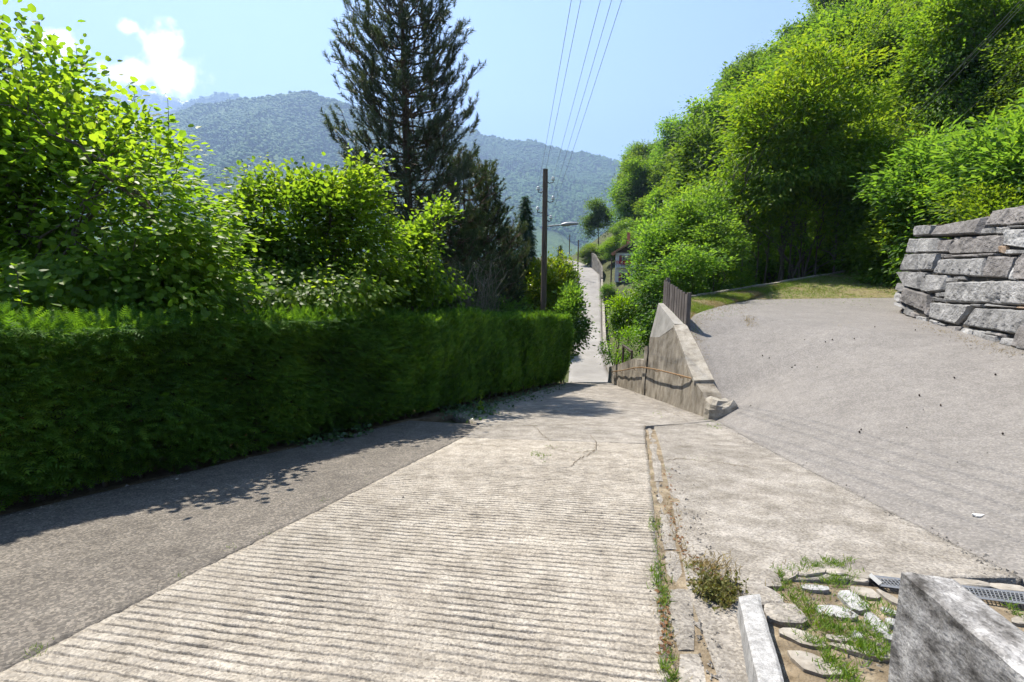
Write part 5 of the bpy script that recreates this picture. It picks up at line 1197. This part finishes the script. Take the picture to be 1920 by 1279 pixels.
# ------------------------------------------------------------------ shrubs round the pole
ph_kw = dict(rad=.30, kind='oval', flat=.8, lr=.02, up=.55, droop=-.25)
pixel_tree('photinia_shrub', 'large yellow-green shrub with reddish shoot tips behind the wooden pole', 'shrub', 1030, 25.6,
           [(1030, 555, .6, 1.6, 1.2, 1.8), (995, 570, .3, 1.3, 1.0, 1.4), (965, 600, 0, 1.0, .9, 1.0), (1050, 530, .8, .9, 1.0, 1.4), (1012, 525, .8, .8, .7, 1.0)],
           51, 4, .4, .04, n_tips=1500, n_per=12, size=.17, mat=MT['photinia'], shoots=40, shoot_len=(.25, .6), gap=.6, gfreq=1.1, n_limb=26, n_twig=90, minz=.2, **ph_kw)
pixel_tree('laurel_shrub', 'dark laurel shrub overhanging the road past the hedge end', 'shrub', 1056, 23.5,
           [(1066, 600, 0, .75, .9, 1.2), (1070, 560, .4, .5, .7, .9), (1055, 640, 0, .7, .8, .75), (1082, 615, 0, .40, .5, .55)],
           52, 3, .3, .04, n_tips=520, n_per=13, size=.17, mat=MT['ash'], gap=.3, gfreq=1.1, n_limb=18, n_twig=60, minz=.2, **ph_kw)
pixel_tree('pale_shrub', 'pale green shrub peeking over the hedge left of the pole', 'shrub', 965, 19.5,
           [(965, 590, 0, .75, .7, .55), (935, 585, 0, .5, .5, .6)], 53, 3, .3, .03, n_tips=220, n_per=12, size=.12, mat=MT['ash'], gap=.3, n_limb=12, n_twig=40, minz=.2, rad=.26, kind='oval', flat=.7, lr=.015)
b9 = at(1022, 605, 21.6); yc = thing('yucca', 'small yucca with pale yellow sword leaves at the hedge top', 'plant', tuple(b9 + (0, 0, -.35))); rg = np.random.default_rng(54); m = MB(); n = 34
d = unit(np.c_[rg.normal(size=n), rg.normal(size=n), rg.uniform(.35, 1.6, n)]); leaves(m, np.zeros((n, 3)) + (0, 0, .25), d, unit(np.cross(d, rdir(rg, n))), rg.uniform(.5, .85, n), 'blade', .6 + .4 * rg.random(n)); m.build('leaves', MT['grass'], yc)
m = MB(); m.tube([(0, 0, -1.6), (0, 0, .3)], [.06, .05], 6); m.build('stem', MT['bark'], yc)

# ------------------------------------------------------------------ right bank: shrubs and young ashes
br_kw = dict(rad=.3, kind='oval', flat=.7, lr=.02, up=.7)
pixel_tree('green_shrub', 'vivid green rounded shrub behind the mossy wall', 'shrub', 1163, 22.5, [(1160, 650, 0, .62, .6, .55), (1178, 640, 0, .55, .6, .5)], 61, 3, .3, .03, n_tips=260, n_per=14, size=.12, mat=MT['bright'], gap=.25, n_limb=10, n_twig=40, minz=.0, **br_kw)
pixel_tree('green_shrub', 'bright green shrub above the rounded one beside the dip', 'shrub', 1160, 26, [(1160, 575, 0, .65, .7, .9), (1178, 600, 0, .9, .9, .8), (1156, 615, 0, .4, .6, .6), (1192, 570, 0, .8, .8, .9)], 62, 3, .3, .035, n_tips=480, n_per=14, size=.14, mat=MT['bright'], gap=.3, n_limb=12, n_twig=50, minz=.0, **br_kw)
def proto_tree(name, cat, seed, h, lobes, mat, kind, size, n_tips, n_per, rad, nstem=1, r0=.12, **kw):
    rg = np.random.default_rng(seed); tr = []
    for k in range(nstem):
        a = TAU * k / nstem + 1; o = np.array([math.cos(a), math.sin(a)]) * .25 * (nstem > 1); l = lobes[k % len(lobes)]
        tr.append(([(o[0], o[1], -.6), (o[0] * 1.5 + l[0] * .3, o[1] * 1.5 + l[1] * .3, h * .4), (l[0] * .8, l[1] * .8, min(l[2] + l[5] * .3, h * .92))], r0))
    return broadleaf(name, 'x', cat, rg, h, lobes, tr, n_tips, n_per, rad, size, kind, mat, group=None, **kw)
def rl_lobes(seed, h, r, n, lowf=.35):
    rg = np.random.default_rng(seed); L = [(0, 0, h * .62, r * .75, r * .75, h * .32)]
    for k in range(n):
        a = rg.random() * TAU; f = rg.uniform(lowf, .88); q = r * (1 - abs(f - .52) * 1.1) * rg.uniform(.5, .8)
        L.append((math.cos(a) * q, math.sin(a) * q, h * f, r * rg.uniform(.32, .5), r * rg.uniform(.32, .5), h * rg.uniform(.09, .16)))
    return L
ashp = proto_tree('ash_tree', 'tree', 71, 8, rl_lobes(71, 8, 1.9, 16, .18), MT['ash'], 'oval', .21, 620, 18, .50, 3, .07, gap=.45, gfreq=.8, lr=.03, minz=.5, rough_=.7, stray=.08)
first = [True]
def put(proto, x, y, rz, s, label, group=None, sz=None, used={}):
    z = G(x, y)
    if proto.name not in used:
        used[proto.name] = 1; proto.location = (x, y, z); proto.rotation_euler = (0, 0, rz); proto.scale = (s, s, sz or s); proto['label'] = label
        if group: proto['group'] = group
        return proto
    return copy_at(proto, (x, y, z), rz, s, label, group, sz)
ASH = [(1234, 25.0, 395, 'young ash left of the board fence, closest to the road'), (1282, 24.0, 355, 'young ash directly behind the board fence'), (1312, 24.0, 330, 'ash with lush leaves right of the board fence'),
       (1262, 31.0, 420, 'ash sapling beside the white house'), (1270, 32.0, 345, 'taller ash behind the young ashes at the fence'), (1254, 38.0, 440, 'low ash on the bank below the white house'), (1290, 19.5, 445, 'small leafy ash right behind the stone edging'), (1345, 22.0, 400, 'slim ash at the left side of the coppiced chestnut')]
for i, (px, Y, pyt, lab) in enumerate(ASH):
    x = at(px, 500, Y)[0]; z = G(x, Y); hgt = at(px, pyt, Y)[2] - z; put(ashp, x, Y, i * 1.3, max(.75, min(1.35, hgt / 8.2)), lab, 'young ashes on the bank', hgt / 8.2)

# ------------------------------------------------------------------ the big coppiced chestnut
pixel_tree('chestnut_tree', 'big multi-stemmed chestnut with yellow-green crown behind the verge', 'tree', 1470, 27.3,
           [(1500, 250, 0, 3.92, 2.94, 3.60), (1530, 185, 0, 2.40, 2.10, 2.18), (1420, 340, 0, 2.83, 2.52, 2.40), (1390, 385, -.6, 1.9, 1.8, 1.5), (1600, 310, 0, 2.62, 2.31, 2.40), (1640, 380, 0, 2.07, 1.89, 1.31), (1520, 345, -.5, 3.7, 2.7, 1.1), (1450, 230, .3, 1.96, 1.78, 1.96), (1580, 240, .3, 2.18, 1.89, 1.96), (1360, 420, -.8, 1.2, 1.2, 1.0)],
           81, 11, 1.9, .10, n_tips=3000, n_per=15, size=.30, mat=MT['chestnut'], kind='long', rad=.6, gap=.45, gfreq=.65, flat=.45, lr=.035, up=.9, n_limb=60, n_twig=200, minz=3.3, droop=.35, tone=.5, rough_=1.0, stray=.08)
# bare coppice stems in the shade under it, each a tree of its own
rg = np.random.default_rng(82)
SLIM = proto_tree('chestnut_sapling', 'tree', 83, 6, [(0, 0, 5.2, 1.0, 1.0, .8), (.5, .2, 4.4, .7, .7, .5), (-.4, -.3, 4.0, .7, .6, .4)], MT['chestnut'], 'long', .22, 40, 12, .45, 1, .10, gap=.3, minz=2.6, n_limb=8, n_twig=20)
for i, px in enumerate((1372, 1392, 1418, 1436, 1462, 1480, 1497, 1530, 1562, 1580, 1620)):
    Y = 24.6 + rg.uniform(-.4, 2.2) + max(0, (px - 1480) * .022); x = at(px, 500, Y)[0]
    put(SLIM, x, Y, rg.random() * 6, rg.uniform(.85, 1.15), 'slim dark chestnut stem in the shade under the big chestnut', 'shaded stems under the big chestnut', rg.uniform(.9, 1.2))

# ------------------------------------------------------------------ woods on the hillside
PR = [proto_tree('hillside_tree', 'tree', 90, 11, rl_lobes(90, 11, 3.6, 30), MT['forest_a'], 'oval', .40, 1500, 16, .95, 1, .18, gap=.78, gfreq=.42, lr=.06, rough_=1.1, stray=.08),
      proto_tree('hillside_tree', 'tree', 91, 12.5, rl_lobes(92, 12.5, 3.2, 30), MT['forest_b'], 'oval', .38, 1500, 16, .95, 1, .18, gap=.78, gfreq=.42, lr=.06, rough_=1.1, stray=.08),
      proto_tree('hillside_tree', 'tree', 92, 10, rl_lobes(93, 10, 3.4, 30), MT['forest_c'], 'long', .52, 1500, 16, .95, 2, .15, gap=.78, gfreq=.42, lr=.06, rough_=1.1, stray=.08),
      proto_tree('hillside_tree', 'tree', 93, 13, rl_lobes(94, 13, 4.0, 30, .3), MT['forest_a'], 'oval', .42, 1800, 16, 1.05, 1, .2, gap=.78, gfreq=.38, lr=.07, rough_=1.3, stray=.08)]
PN = [proto_tree('slope_tree', 'tree', 190, 11, rl_lobes(90, 11, 3.6, 30), MT['forest_a'], 'oval', .20, 2300, 26, .62, 1, .18, gap=.78, gfreq=.5, lr=.06, rough_=1.1, stray=.08),
      proto_tree('slope_tree', 'tree', 192, 10, rl_lobes(93, 10, 3.4, 30), MT['forest_c'], 'long', .27, 2300, 26, .62, 2, .15, gap=.78, gfreq=.5, lr=.06, rough_=1.1, stray=.08)]
SB = [proto_tree('hillside_shrub', 'shrub', 96, 4.2, rl_lobes(96, 4.2, 2.0, 14, .1), MT['forest_c'], 'oval', .145, 900, 26, .42, 3, .05, gap=.42, gfreq=.8, lr=.025, minz=.1),
      proto_tree('hillside_shrub', 'shrub', 97, 4.8, rl_lobes(97, 4.8, 2.1, 14, .1), MT['ash'], 'long', .19, 900, 26, .42, 3, .05, gap=.42, gfreq=.8, lr=.025, minz=.1)]
rg = np.random.default_rng(99)
y = 17.0; cnt = 0
while y < 168:
    R_ = float(edgeR(min(y, 122))); o_h = float(np.interp(y, [0, 24, 30, 45], [20, 17, 12, 4.5])); stp = np.interp(y, [17, 60, 168], [4.4, 5.4, 7.6]); e = o_h + rg.uniform(.0, 2)
    while e < np.interp(y, [17, 40, 168], [36, 56, 60]):
        x = R_ + e + rg.normal() * .8; yy = y + rg.normal() * 1.1
        in_house = 14 < x < 27 and 70 < yy < 90
        if yy < 30 and x / yy > 1.35: e += stp; continue
        if yy > 36 and (x - 4.2) / yy * 880 + 960 < (1178 if yy < 82 else 1146 + max(0, 110 - yy)): in_house = True
        if not in_house:
            k = rg.choice(4, p=[.3, .25, .2, .25]); nr = yy < 44
            s_ = rg.uniform(.85, 1.45) * np.interp(e - o_h, [0, 10], [.7, 1.0])
            put(PN[k % 2] if nr else PR[k], x, yy, rg.random() * 6.28, s_, ('broadleaf tree with small fresh leaves on the near part of the right-hand slope', 'tree with narrow yellow-green leaves on the near part of the right-hand slope')[k % 2] if nr else ('broadleaf tree in the woods covering the right-hand slope', 'dark bluish broadleaf tree in the woods on the right-hand slope', 'yellow-green tree in the woods on the right-hand slope', 'tall spreading tree in the woods on the right-hand slope')[k],
                ('near green slope trees', 'near yellow-green slope trees')[k % 2] if nr else ('plain green hillside trees', 'dark hillside trees', 'yellow-green hillside trees', 'tall hillside trees')[k], s_ * rg.uniform(.9, 1.15)); cnt += 1
        e += stp * rg.uniform(.85, 1.2)
    y += stp * .95
print('hillside trees', cnt)
# single trees that can be told apart
def one(proto, px, pyt, pyb, Y, label, wscale=1.0, hproto=11, name=None, mat=None):
    x = at(px, 500, Y)[0]; z = G(x, Y); hgt = (at(px, pyt, Y) - at(px, pyb, Y))[2] if pyb else at(px, pyt, Y)[2] - z
    c = copy_at(proto, (x, Y, at(px, pyb, Y)[2] if pyb else z), random.uniform(0, 6), hgt / hproto * wscale, label, None, hgt / hproto)
    if pyb: c.location.z = min(c.location.z, z + .3)
    if 'group' in c: del c['group']
    if name: c.name = name
    return c
one(PR[1], 1120, 356, 448, 122, 'round dark tree standing alone above the road bend', 1.15, 12.2, 'lone_tree')
one(SB[0], 1111, 436, 478, 106, 'yellow-green bush at the road bend', 1.2, 4.2, 'roadside_bush')
one(SB[0], 1160, 425, 478, 96, 'green bush on the slope above the white house', 1.3, 4.2, 'slope_bush')
one(SB[1], 1182, 400, 470, 94, 'tall bush on the slope right above the house roof', 1.3, 4.8, 'slope_bush')
one(SB[0], 1144, 440, 474, 104, 'small bush between the lone tree and the house', 1.3, 4.2, 'slope_bush')
one(SB[1], 1200, 420, 500, 86, 'dark bush beside the house gable', 1.2, 4.8, 'slope_bush')
one(PR[0], 1172, 340, 450, 112, 'loose tree behind the white house', 1.0, 11, 'house_tree')
one(SB[1], 1142, 505, 545, 68, 'dark bush in front of the white house', 1.0, 4.8, 'house_bush')
one(SB[0], 1046, 475, 530, 62, 'green bush left of the far road', 1.3, 4.2, 'roadside_bush')
one(SB[1], 1034, 485, 560, 45, 'leafy bush behind the yellow-green shrub', 1.2, 4.8, 'roadside_bush')
one(SB[0], 1018, 505, 570, 34, 'leafy bush on the slope behind the pole', 1.2, 4.2, 'roadside_bush')
# shrubs on the terrace above the stone wall and around the verge
for i, (px, Y, pyt, pr, lab) in enumerate(((1715, 22, 330, 0, 'sunlit bush left of the stone wall top'), (1770, 21, 245, 1, 'bush with pale leaves behind the stone wall'), (1840, 19, 205, 0, 'tall sunlit bush above the middle of the stone wall'), (1915, 17, 185, 1, 'leafy bush above the right end of the stone wall'),
                                       (1690, 26, 300, 1, 'bush in the gap between chestnut and stone wall'), (1640, 29, 380, 0, 'low sunlit bush behind the verge'), (1560, 29.5, 420, 1, 'shaded bush at the back of the verge'), (1880, 15.5, 310, 0, 'low bush right behind the stone wall'), (1480, 28.5, 430, 0, 'bush between the chestnut stems'), (1410, 29, 430, 1, 'bush left behind the chestnut stems'), (1360, 26, 470, 0, 'undergrowth bush left under the chestnut'), (1600, 31, 350, 0, 'sunlit bush deep behind the verge'))):
    x = at(px, 500, Y)[0]; z = G(x, Y); hgt = max(1.5, at(px, pyt, Y)[2] - z); put(SB[pr], x, Y, i * 2.1, max(.7, min(1.5, hgt / 4.6)), lab, None, hgt / 4.6)
for i, (px, Y, pyt, pr, lab) in enumerate(((60, 10.5, 430, 0, 'shaded bush glimpsed behind the large hazel at the left edge'), (260, 11, 450, 1, 'dark bush behind the right side of the large hazel'), (420, 12.5, 440, 0, 'bush in the gap between the large and the middle hazel'), (560, 14, 450, 1, 'bush behind the middle hazel'), (690, 15, 470, 0, 'bush at the foot of the tall pine'), (800, 17.5, 500, 1, 'bush between the tall pine and the dry shrub'), (-120, 9.5, 420, 1, 'bush behind the hazel at the far left edge'))):
    x = at(px, 500, Y)[0]; z = G(x, Y); hgt = max(1.5, at(px, pyt, Y)[2] - z); b_ = put(SB[pr], x, Y, i * 1.7, max(.7, min(1.1, hgt / 4.6)), lab, None, hgt / 4.6); b_.name = 'garden_bush'
tr_ = copy_at(PN[1], (15.2, 10.4, 2.2), 1.0, .75, 'tree whose lit branches reach in at the upper right edge', None, .85); tr_.name = 'edge_tree'
if 'group' in tr_: del tr_['group']

# ------------------------------------------------------------------ grass, weeds, litter
def tufts(mb, rg, P, n_per, h, spread=.03, tone=.45, var=.22, kind='blade', wide=1.0):
    n = len(P); c = np.repeat(np.arange(n), n_per); m_ = len(c)
    B = P[c] + np.c_[rg.normal(size=(m_, 2)) * spread, np.zeros(m_)]
    d = unit(np.c_[rg.normal(size=(m_, 2)) * .55, rg.uniform(.35, 1.2, m_)]); hh = h if np.isscalar(h) else np.asarray(h)[c]
    leaves(mb, B, d, unit(np.cross(d, rdir(rg, m_))), hh * rg.uniform(.5, 1.25, m_), kind, tone + var * rg.normal(size=m_))
rg = np.random.default_rng(120)
# verge: green and dry grass
u_, v_ = rg.random(15000), rg.random(15000); ii = u_ * 68; jj = v_ * 24; P = VP[ii.astype(int), jj.astype(int)] + (VP[ii.astype(int) + 1, jj.astype(int) + 1] - VP[ii.astype(int), jj.astype(int)]) * rg.random((15000, 1))
nz_ = fbm(P[:, 0] * .6, P[:, 1] * .6, 3, 3); gm = MB(); keep = nz_ > -.25
tufts(gm, rg, P[keep], 4, .085, .05, .42); stuff(gm.build('verge_grass', MT['grass']), 'short patchy green grass on the verge behind the parking area', 'grass')
dm = MB(); tufts(dm, rg, P[nz_ < .25], 3, .06, .06, .5); stuff(dm.build('verge_straw', MT['dry_grass']), 'dry straw-coloured grass on the verge', 'dry grass')
def on_px(pts):
    pts = np.asarray(pts, float); u = (pts[:, 0] - 960) / F_PX; v = (639.5 - pts[:, 1]) / F_PX
    dx, dy, dz = u, math.cos(TH) + v * math.sin(TH), -math.sin(TH) + v * math.cos(TH)
    k = np.geomspace(1.2, 70, 620)[None]; X, Y, Z = dx[:, None] * k, dy[:, None] * k, EYE + dz[:, None] * k
    gap = Z - np.where((Y > 9.7) & (X < 4.7), zr(Y), zs(X, Y)); i = np.argmax(gap < 0, axis=1); i = np.maximum(i, 1); r = np.arange(len(pts))
    g0, g1 = gap[r, i - 1], gap[r, i]; f = np.clip(g0 / np.maximum(g0 - g1, 1e-9), 0, 1); kk = k[0, i - 1] + (k[0, i] - k[0, i - 1]) * f
    return np.stack([dx * kk, dy * kk, EYE + dz * kk], 1)
def line_px(pts, n, jit): 
    p = polyline(np.array(pts, float), n); return on_px(p + rg.normal(size=p.shape) * jit)
py_ = lambda pts: pts[0][0] > 1400
jg = MB()
for pts, n, jit, k, h in (([(1216, 838), (1224, 900), (1228, 960)], 40, 2.0, 5, .03), ([(1226, 970), (1230, 1000)], 26, 5, 8, .07), ([(1230, 1010), (1238, 1060)], 22, 3, 6, .05), ([(1232, 1065), (1246, 1130)], 60, 8, 9, .075),
                          ([(1240, 1140), (1256, 1225)], 26, 5, 7, .05), ([(1250, 1240), (1262, 1290)], 26, 7, 10, .07), ([(1244, 868), (1256, 900)], 24, 3, 6, .03), ([(1290, 1064), (1320, 1066)], 20, 6, 7, .06),
                          ([(1462, 1068), (1480, 1110), (1520, 1150), (1560, 1180)], 90, 9, 10, .055), ([(1500, 1062), (1590, 1056)], 60, 6, 9, .05), ([(1545, 1090), (1600, 1080)], 40, 8, 9, .05), ([(1600, 1130), (1680, 1150)], 34, 8, 8, .055),
                          ([(1540, 1170), (1660, 1190)], 90, 12, 9, .05), ([(1480, 1075), (1600, 1120)], 70, 18, 7, .04), ([(1560, 1150), (1690, 1230)], 70, 20, 7, .04), ([(1480, 1130), (1560, 1240)], 70, 14, 7, .04), ([(1590, 1215), (1680, 1225)], 50, 8, 10, .06), ([(1540, 1235), (1600, 1270)], 44, 10, 10, .06), ([(1890, 1130), (1915, 1160)], 14, 5, 8, .05), ([(1510, 1200), (1540, 1205)], 12, 5, 8, .05),
                          ([(1000, 852), (1020, 856)], 26, 5, 8, .07), ([(1026, 838), (1036, 842)], 12, 4, 6, .05), ([(1060, 845), (1115, 846)], 20, 2, 5, .03), ([(900, 800), (1085, 795)], 40, 2, 4, .022), ([(850, 832), (1000, 840)], 26, 2, 4, .02),
                          ([(870, 785), (905, 778)], 70, 5, 8, .07), ([(905, 778), (965, 766)], 70, 4, 8, .06), ([(985, 756), (1010, 750)], 30, 3, 7, .06), ([(1325, 792), (1352, 800)], 26, 4, 8, .07), ([(1242, 742), (1255, 752)], 18, 3, 7, .09), ([(1225, 773), (1240, 776)], 14, 3, 7, .06),
                          ([(1280, 860), (1340, 862)], 26, 4, 5, .035), ([(1296, 600), (1320, 585), (1380, 572)], 200, 8, 6, .06), ([(1302, 625), (1310, 612)], 60, 5, 6, .06), ([(1370, 566), (1660, 564)], 260, 4, 6, .06), ([(60, 1226), (80, 1220)], 14, 6, 8, .035), ([(330, 1082), (342, 1080)], 8, 3, 7, .035), ([(430, 1030), (440, 1026)], 7, 3, 7, .03), ([(600, 940), (615, 934)], 7, 3, 7, .03), ([(685, 900), (692, 896)], 6, 2, 6, .03), ([(490, 1000), (500, 998)], 5, 2, 6, .03)):
    tufts(jg, rg, line_px(pts, n if py_(pts) else int(n * .8), jit), max(3, int(k * .7)), h * (.85 if py_(pts) else .72), .012, .42, .2)
stuff(jg.build('joint_grass', MT['grass']), 'green grass and weeds growing in the joints of the paving', 'grass')
dl_ = MB()
for pts, n, jit, k, h in (([(1228, 960), (1244, 1080), (1256, 1279)], 90, 5, 5, .03), ([(1255, 930), (1268, 1010), (1290, 1056)], 70, 6, 5, .035), ([(1270, 960), (1285, 1060)], 40, 8, 4, .03), ([(1460, 1075), (1560, 1180)], 60, 14, 4, .04), ([(1300, 1062), (1370, 1075)], 60, 10, 6, .06),
                          ([(1320, 680), (1345, 760)], 60, 6, 3, .04), ([(1290, 610), (1320, 680)], 90, 9, 4, .05), ([(1700, 600), (1760, 622), (1910, 662)], 120, 5, 4, .05), ([(1560, 610), (1610, 606)], 24, 4, 3, .03), ([(1395, 600), (1410, 606)], 50, 6, 6, .06), ([(1300, 602), (1330, 582), (1400, 572)], 240, 9, 5, .05), ([(1298, 618), (1312, 640)], 90, 6, 4, .04), ([(1230, 770), (1290, 785)], 40, 5, 3, .03), ([(1020, 800), (1110, 840)], 30, 12, 2, .02)):
    tufts(dl_, rg, line_px(pts, n, jit), k, h, .03, .45, .25)
stuff(dl_.build('straw_litter', MT['dry_grass']), 'dry straw and bits of litter along edges and joints', 'straw')
bm_ = MB(); P = np.vstack([line_px([(1250, 880), (1270, 1010), (1300, 1060), (1350, 1085)], 90, 6), line_px([(1240, 1100), (1250, 1230)], 40, 5), line_px([(1330, 1100), (1370, 1120)], 50, 8)])
leaves(bm_, P + (0, 0, .008), np.c_[rg.normal(size=(len(P), 2)), np.zeros(len(P))], unit(np.array([0, 0, 1.]) + rg.normal(size=(len(P), 3)) * .3), .035, 'oval', rg.random(len(P)))
stuff(bm_.build('leaf_litter', MT['brown_leaf']), 'brown fallen leaf litter in the joint beside the ramp', 'leaf litter')
# the dry weed clump beside the kerb
wp = on_px([(1342, 1118)])[0]; wc = thing('weed_clump', 'bushy half-dry weed clump between kerb and concrete strip', 'plant', tuple(wp)); m = MB(); n = 170
d = unit(np.c_[rg.normal(size=(n, 2)) * .5, np.full(n, 1.0)]); B = np.c_[rg.normal(size=(n, 2)) * .05, np.zeros(n)]; Lh = rg.uniform(.05, .13, n)
st_ = MB()
for i in range(n): st_.tube([B[i], B[i] + d[i] * Lh[i]], [.0016, .001], 3, cap=False)
st_.build('stems', MT['dry_grass'], wc); c = np.repeat(np.arange(n), 9); f = rg.random(len(c))
leaves(m, B[c] + d[c] * (Lh[c] * f)[:, None], unit(rdir(rg, len(c)) + (0, 0, .3)), rdir(rg, len(c)), .026, 'oval', .3 + .5 * rg.random(len(c))); m.build('foliage', MT['weed'], wc)
# ivy along the hedge foot
iv = MB(); P = np.vstack([line_px([(830, 772), (900, 765), (980, 742), (1060, 718)], 900, 7), line_px([(545, 832), (620, 822), (690, 806)], 260, 6), line_px([(880, 780), (930, 772)], 120, 5)])
P[:, 2] += np.abs(rg.normal(size=len(P))) * .06; leaves(iv, P, unit(np.c_[rg.normal(size=(len(P), 2)), rg.normal(size=len(P)) * .3]), unit(np.array([.3, -.3, .8]) + rg.normal(size=(len(P), 3)) * .4), .075 * rg.uniform(.6, 1.2, len(P)), 'round', .45 + .25 * rg.normal(size=len(P)))
stuff(iv.build('ivy', MT['ivy']), 'low ivy creeping along the foot of the hedge', 'ivy')
wd = on_px([(902, 772)])[0]; we = thing('tall_weed', 'single tall leafy weed at the hedge foot', 'plant', tuple(wd)); m = MB(); n = 60; f = rg.random(n)
leaves(m, np.c_[rg.normal(size=(n, 2)) * .02, f * .52], unit(rdir(rg, n) + (0, 0, .2)), rdir(rg, n), .09 * (1.1 - .6 * f), 'oval', .5 + .3 * rg.random(n)); m.build('foliage', MT['bright'], we); m = MB(); m.tube([(0, 0, 0), (.01, 0, .54)], [.006, .003], 4); m.build('stem', MT['bark'], we)
# pine cones and dark bits on the parking area
CN = [(1442, 672), (1430, 668), (1508, 638), (1532, 689), (1490, 686), (1484, 690), (1640, 614), (1716, 620), (1602, 636), (1560, 638), (1724, 743), (1866, 704), (1764, 762), (1700, 803), (1614, 807), (1612, 812), (1880, 815), (1548, 642), (1487, 567), (1790, 710)]
cone = MB(); nz8 = 8; rr = [0, .022, .03, .028, .018, 0]
cone.tube([(0, 0, .0), (.004, 0, .012), (.012, 0, .03), (.022, 0, .05), (.036, 0, .062), (.046, 0, .066)], [.006, .020, .028, .025, .016, .004], 7)
cme = None
for i, (px, py) in enumerate(CN):
    p = on_px([(px, py)])[0]
    if cme is None: c0 = cone.build('pine_cone', MT['cone']); cme = c0.data; o_ = c0
    else: o_ = obj('pine_cone', cme)
    s_ = random.uniform(.25, .5); o_.scale = (s_, s_, s_); o_.location = tuple(p + (0, 0, .001)); o_.rotation_euler = (0, 0, random.uniform(0, 6)); tag(o_, 'small dark pine cone lying on the pale parking area', 'pine cone', 'pine cones on the parking area')
p = on_px([(1834, 968)])[0]; m = MB(); a = np.linspace(0, TAU, 14, endpoint=False); r = .036 * (1 + .25 * np.sin(a * 3 + 1)); V = np.c_[r * np.cos(a) * 1.2, r * np.sin(a) * .6, np.full(14, .012)]
m.add(np.vstack([V, V * (1, 1, 0), [(0, 0, .014)]]), [[i, (i + 1) % 14, 28] for i in range(14)] + [[i, 14 + i, 14 + (i + 1) % 14] for i in range(14)] + [[i, 14 + (i + 1) % 14, (i + 1) % 14] for i in range(14)])
o_ = m.build('paper_scrap', MT['paper']); o_.location = tuple(p + (0, 0, .002)); tag(o_, 'white scrap lying on the asphalt at the right', 'scrap')

# dirt-filled cracks in the concrete
ck = MB()
for pts in ([(1036, 822), (1062, 816), (1108, 818), (1119, 832), (1116, 846), (1070, 851), (1036, 842), (1030, 832)], [(905, 801), (960, 797), (1010, 799), (1090, 795), (1150, 799), (1209, 800)], [(850, 833), (930, 836), (1000, 843), (1034, 840)],
            [(1116, 846), (1085, 862), (1070, 876)], [(1209, 800), (1212, 834), (1216, 862)], [(1222, 863), (1270, 861), (1345, 868)], [(1345, 868), (1420, 880)], [(1000, 799), (1030, 828)], [(1170, 720), (1200, 746), (1290, 790)], [(985, 765), (1060, 772), (1180, 770)]):
    q_ = on_px(polyline(np.array(pts, float), 26) + rg.normal(size=(26, 2)) * 1.1); tn = unit(np.gradient(q_, axis=0)); sd = np.c_[-tn[:, 1], tn[:, 0], np.zeros(26)] * (.0025 + .003 * rg.random(26))[:, None]
    V = np.stack([q_ + sd, q_ - sd], 1).reshape(-1, 3) + (0, 0, .010); ck.add(V, [[2 * i, 2 * i + 1, 2 * i + 3, 2 * i + 2] for i in range(25)])
stuff(ck.build('crack_dirt', MT['soil']), 'dirt in the cracks of the concrete', 'dirt')

# grass rooted on top of the stone wall, and grit gathered along the edges
wg = MB(); tq = [wall_uv(zx, zy) for zx, zy in ((345, 182), (500, 178), (700, 150), (870, 112), (940, 62), (1190, 20))]
P = np.vstack([np.array([wall_p(a[0] + (b[0] - a[0]) * f, a[1] + (b[1] - a[1]) * f - .02, -.12 - .3 * rg.random()) for f in rg.random(26)]) for a, b in zip(tq[:-1], tq[1:])])
tufts(wg, rg, P, 7, .10, .04, .6, .25); stuff(wg.build('wall_grass', MT['dry_grass']), 'dry grass growing on top of the stone wall', 'dry grass')
gt = MB(); P = np.vstack([line_px([(1350, 800), (1480, 865), (1620, 938), (1900, 1080)], 420, 5), line_px([(1320, 640), (1345, 740), (1350, 790)], 260, 7), line_px([(1700, 606), (1780, 636), (1915, 668)], 260, 6), line_px([(1232, 900), (1262, 1270)], 220, 6), line_px([(10, 975), (540, 846), (830, 785)], 300, 5),
                          line_px([(1270, 880), (1330, 1050)], 160, 14), line_px([(1400, 580), (1680, 575)], 220, 5), line_px([(1300, 1150), (1340, 1270)], 90, 16), line_px([(1480, 1120), (1680, 1250)], 260, 30), line_px([(700, 900), (1150, 1000)], 60, 90), line_px([(1450, 700), (1800, 800)], 90, 70), line_px([(1150, 720), (1300, 780)], 120, 6)])
P = P[rg.random(len(P)) < .55]; n = len(P); tv = np.array([(1, 0, 0), (-.5, .87, 0), (-.5, -.87, 0), (.1, .1, .8)]); sz = rg.uniform(.004, .013, n) * (1 + (rg.random(n) < .06)); an = rg.random(n) * TAU
ca, sa = np.cos(an), np.sin(an); V = np.stack([tv[None, :, 0] * ca[:, None] - tv[None, :, 1] * sa[:, None], tv[None, :, 0] * sa[:, None] + tv[None, :, 1] * ca[:, None], np.broadcast_to(tv[None, :, 2], (n, 4))], -1) * sz[:, None, None] * rg.uniform(.6, 1.4, (n, 4, 1)) + P[:, None] + (0, 0, .002)
gt.add(V.reshape(-1, 3), (np.array([(0, 1, 3), (1, 2, 3), (2, 0, 3)])[None] + (np.arange(n) * 4)[:, None, None]).reshape(-1, 3)); stuff(gt.build('grit', MT['slab']), 'loose grit gathered along the edges of the paving', 'grit')
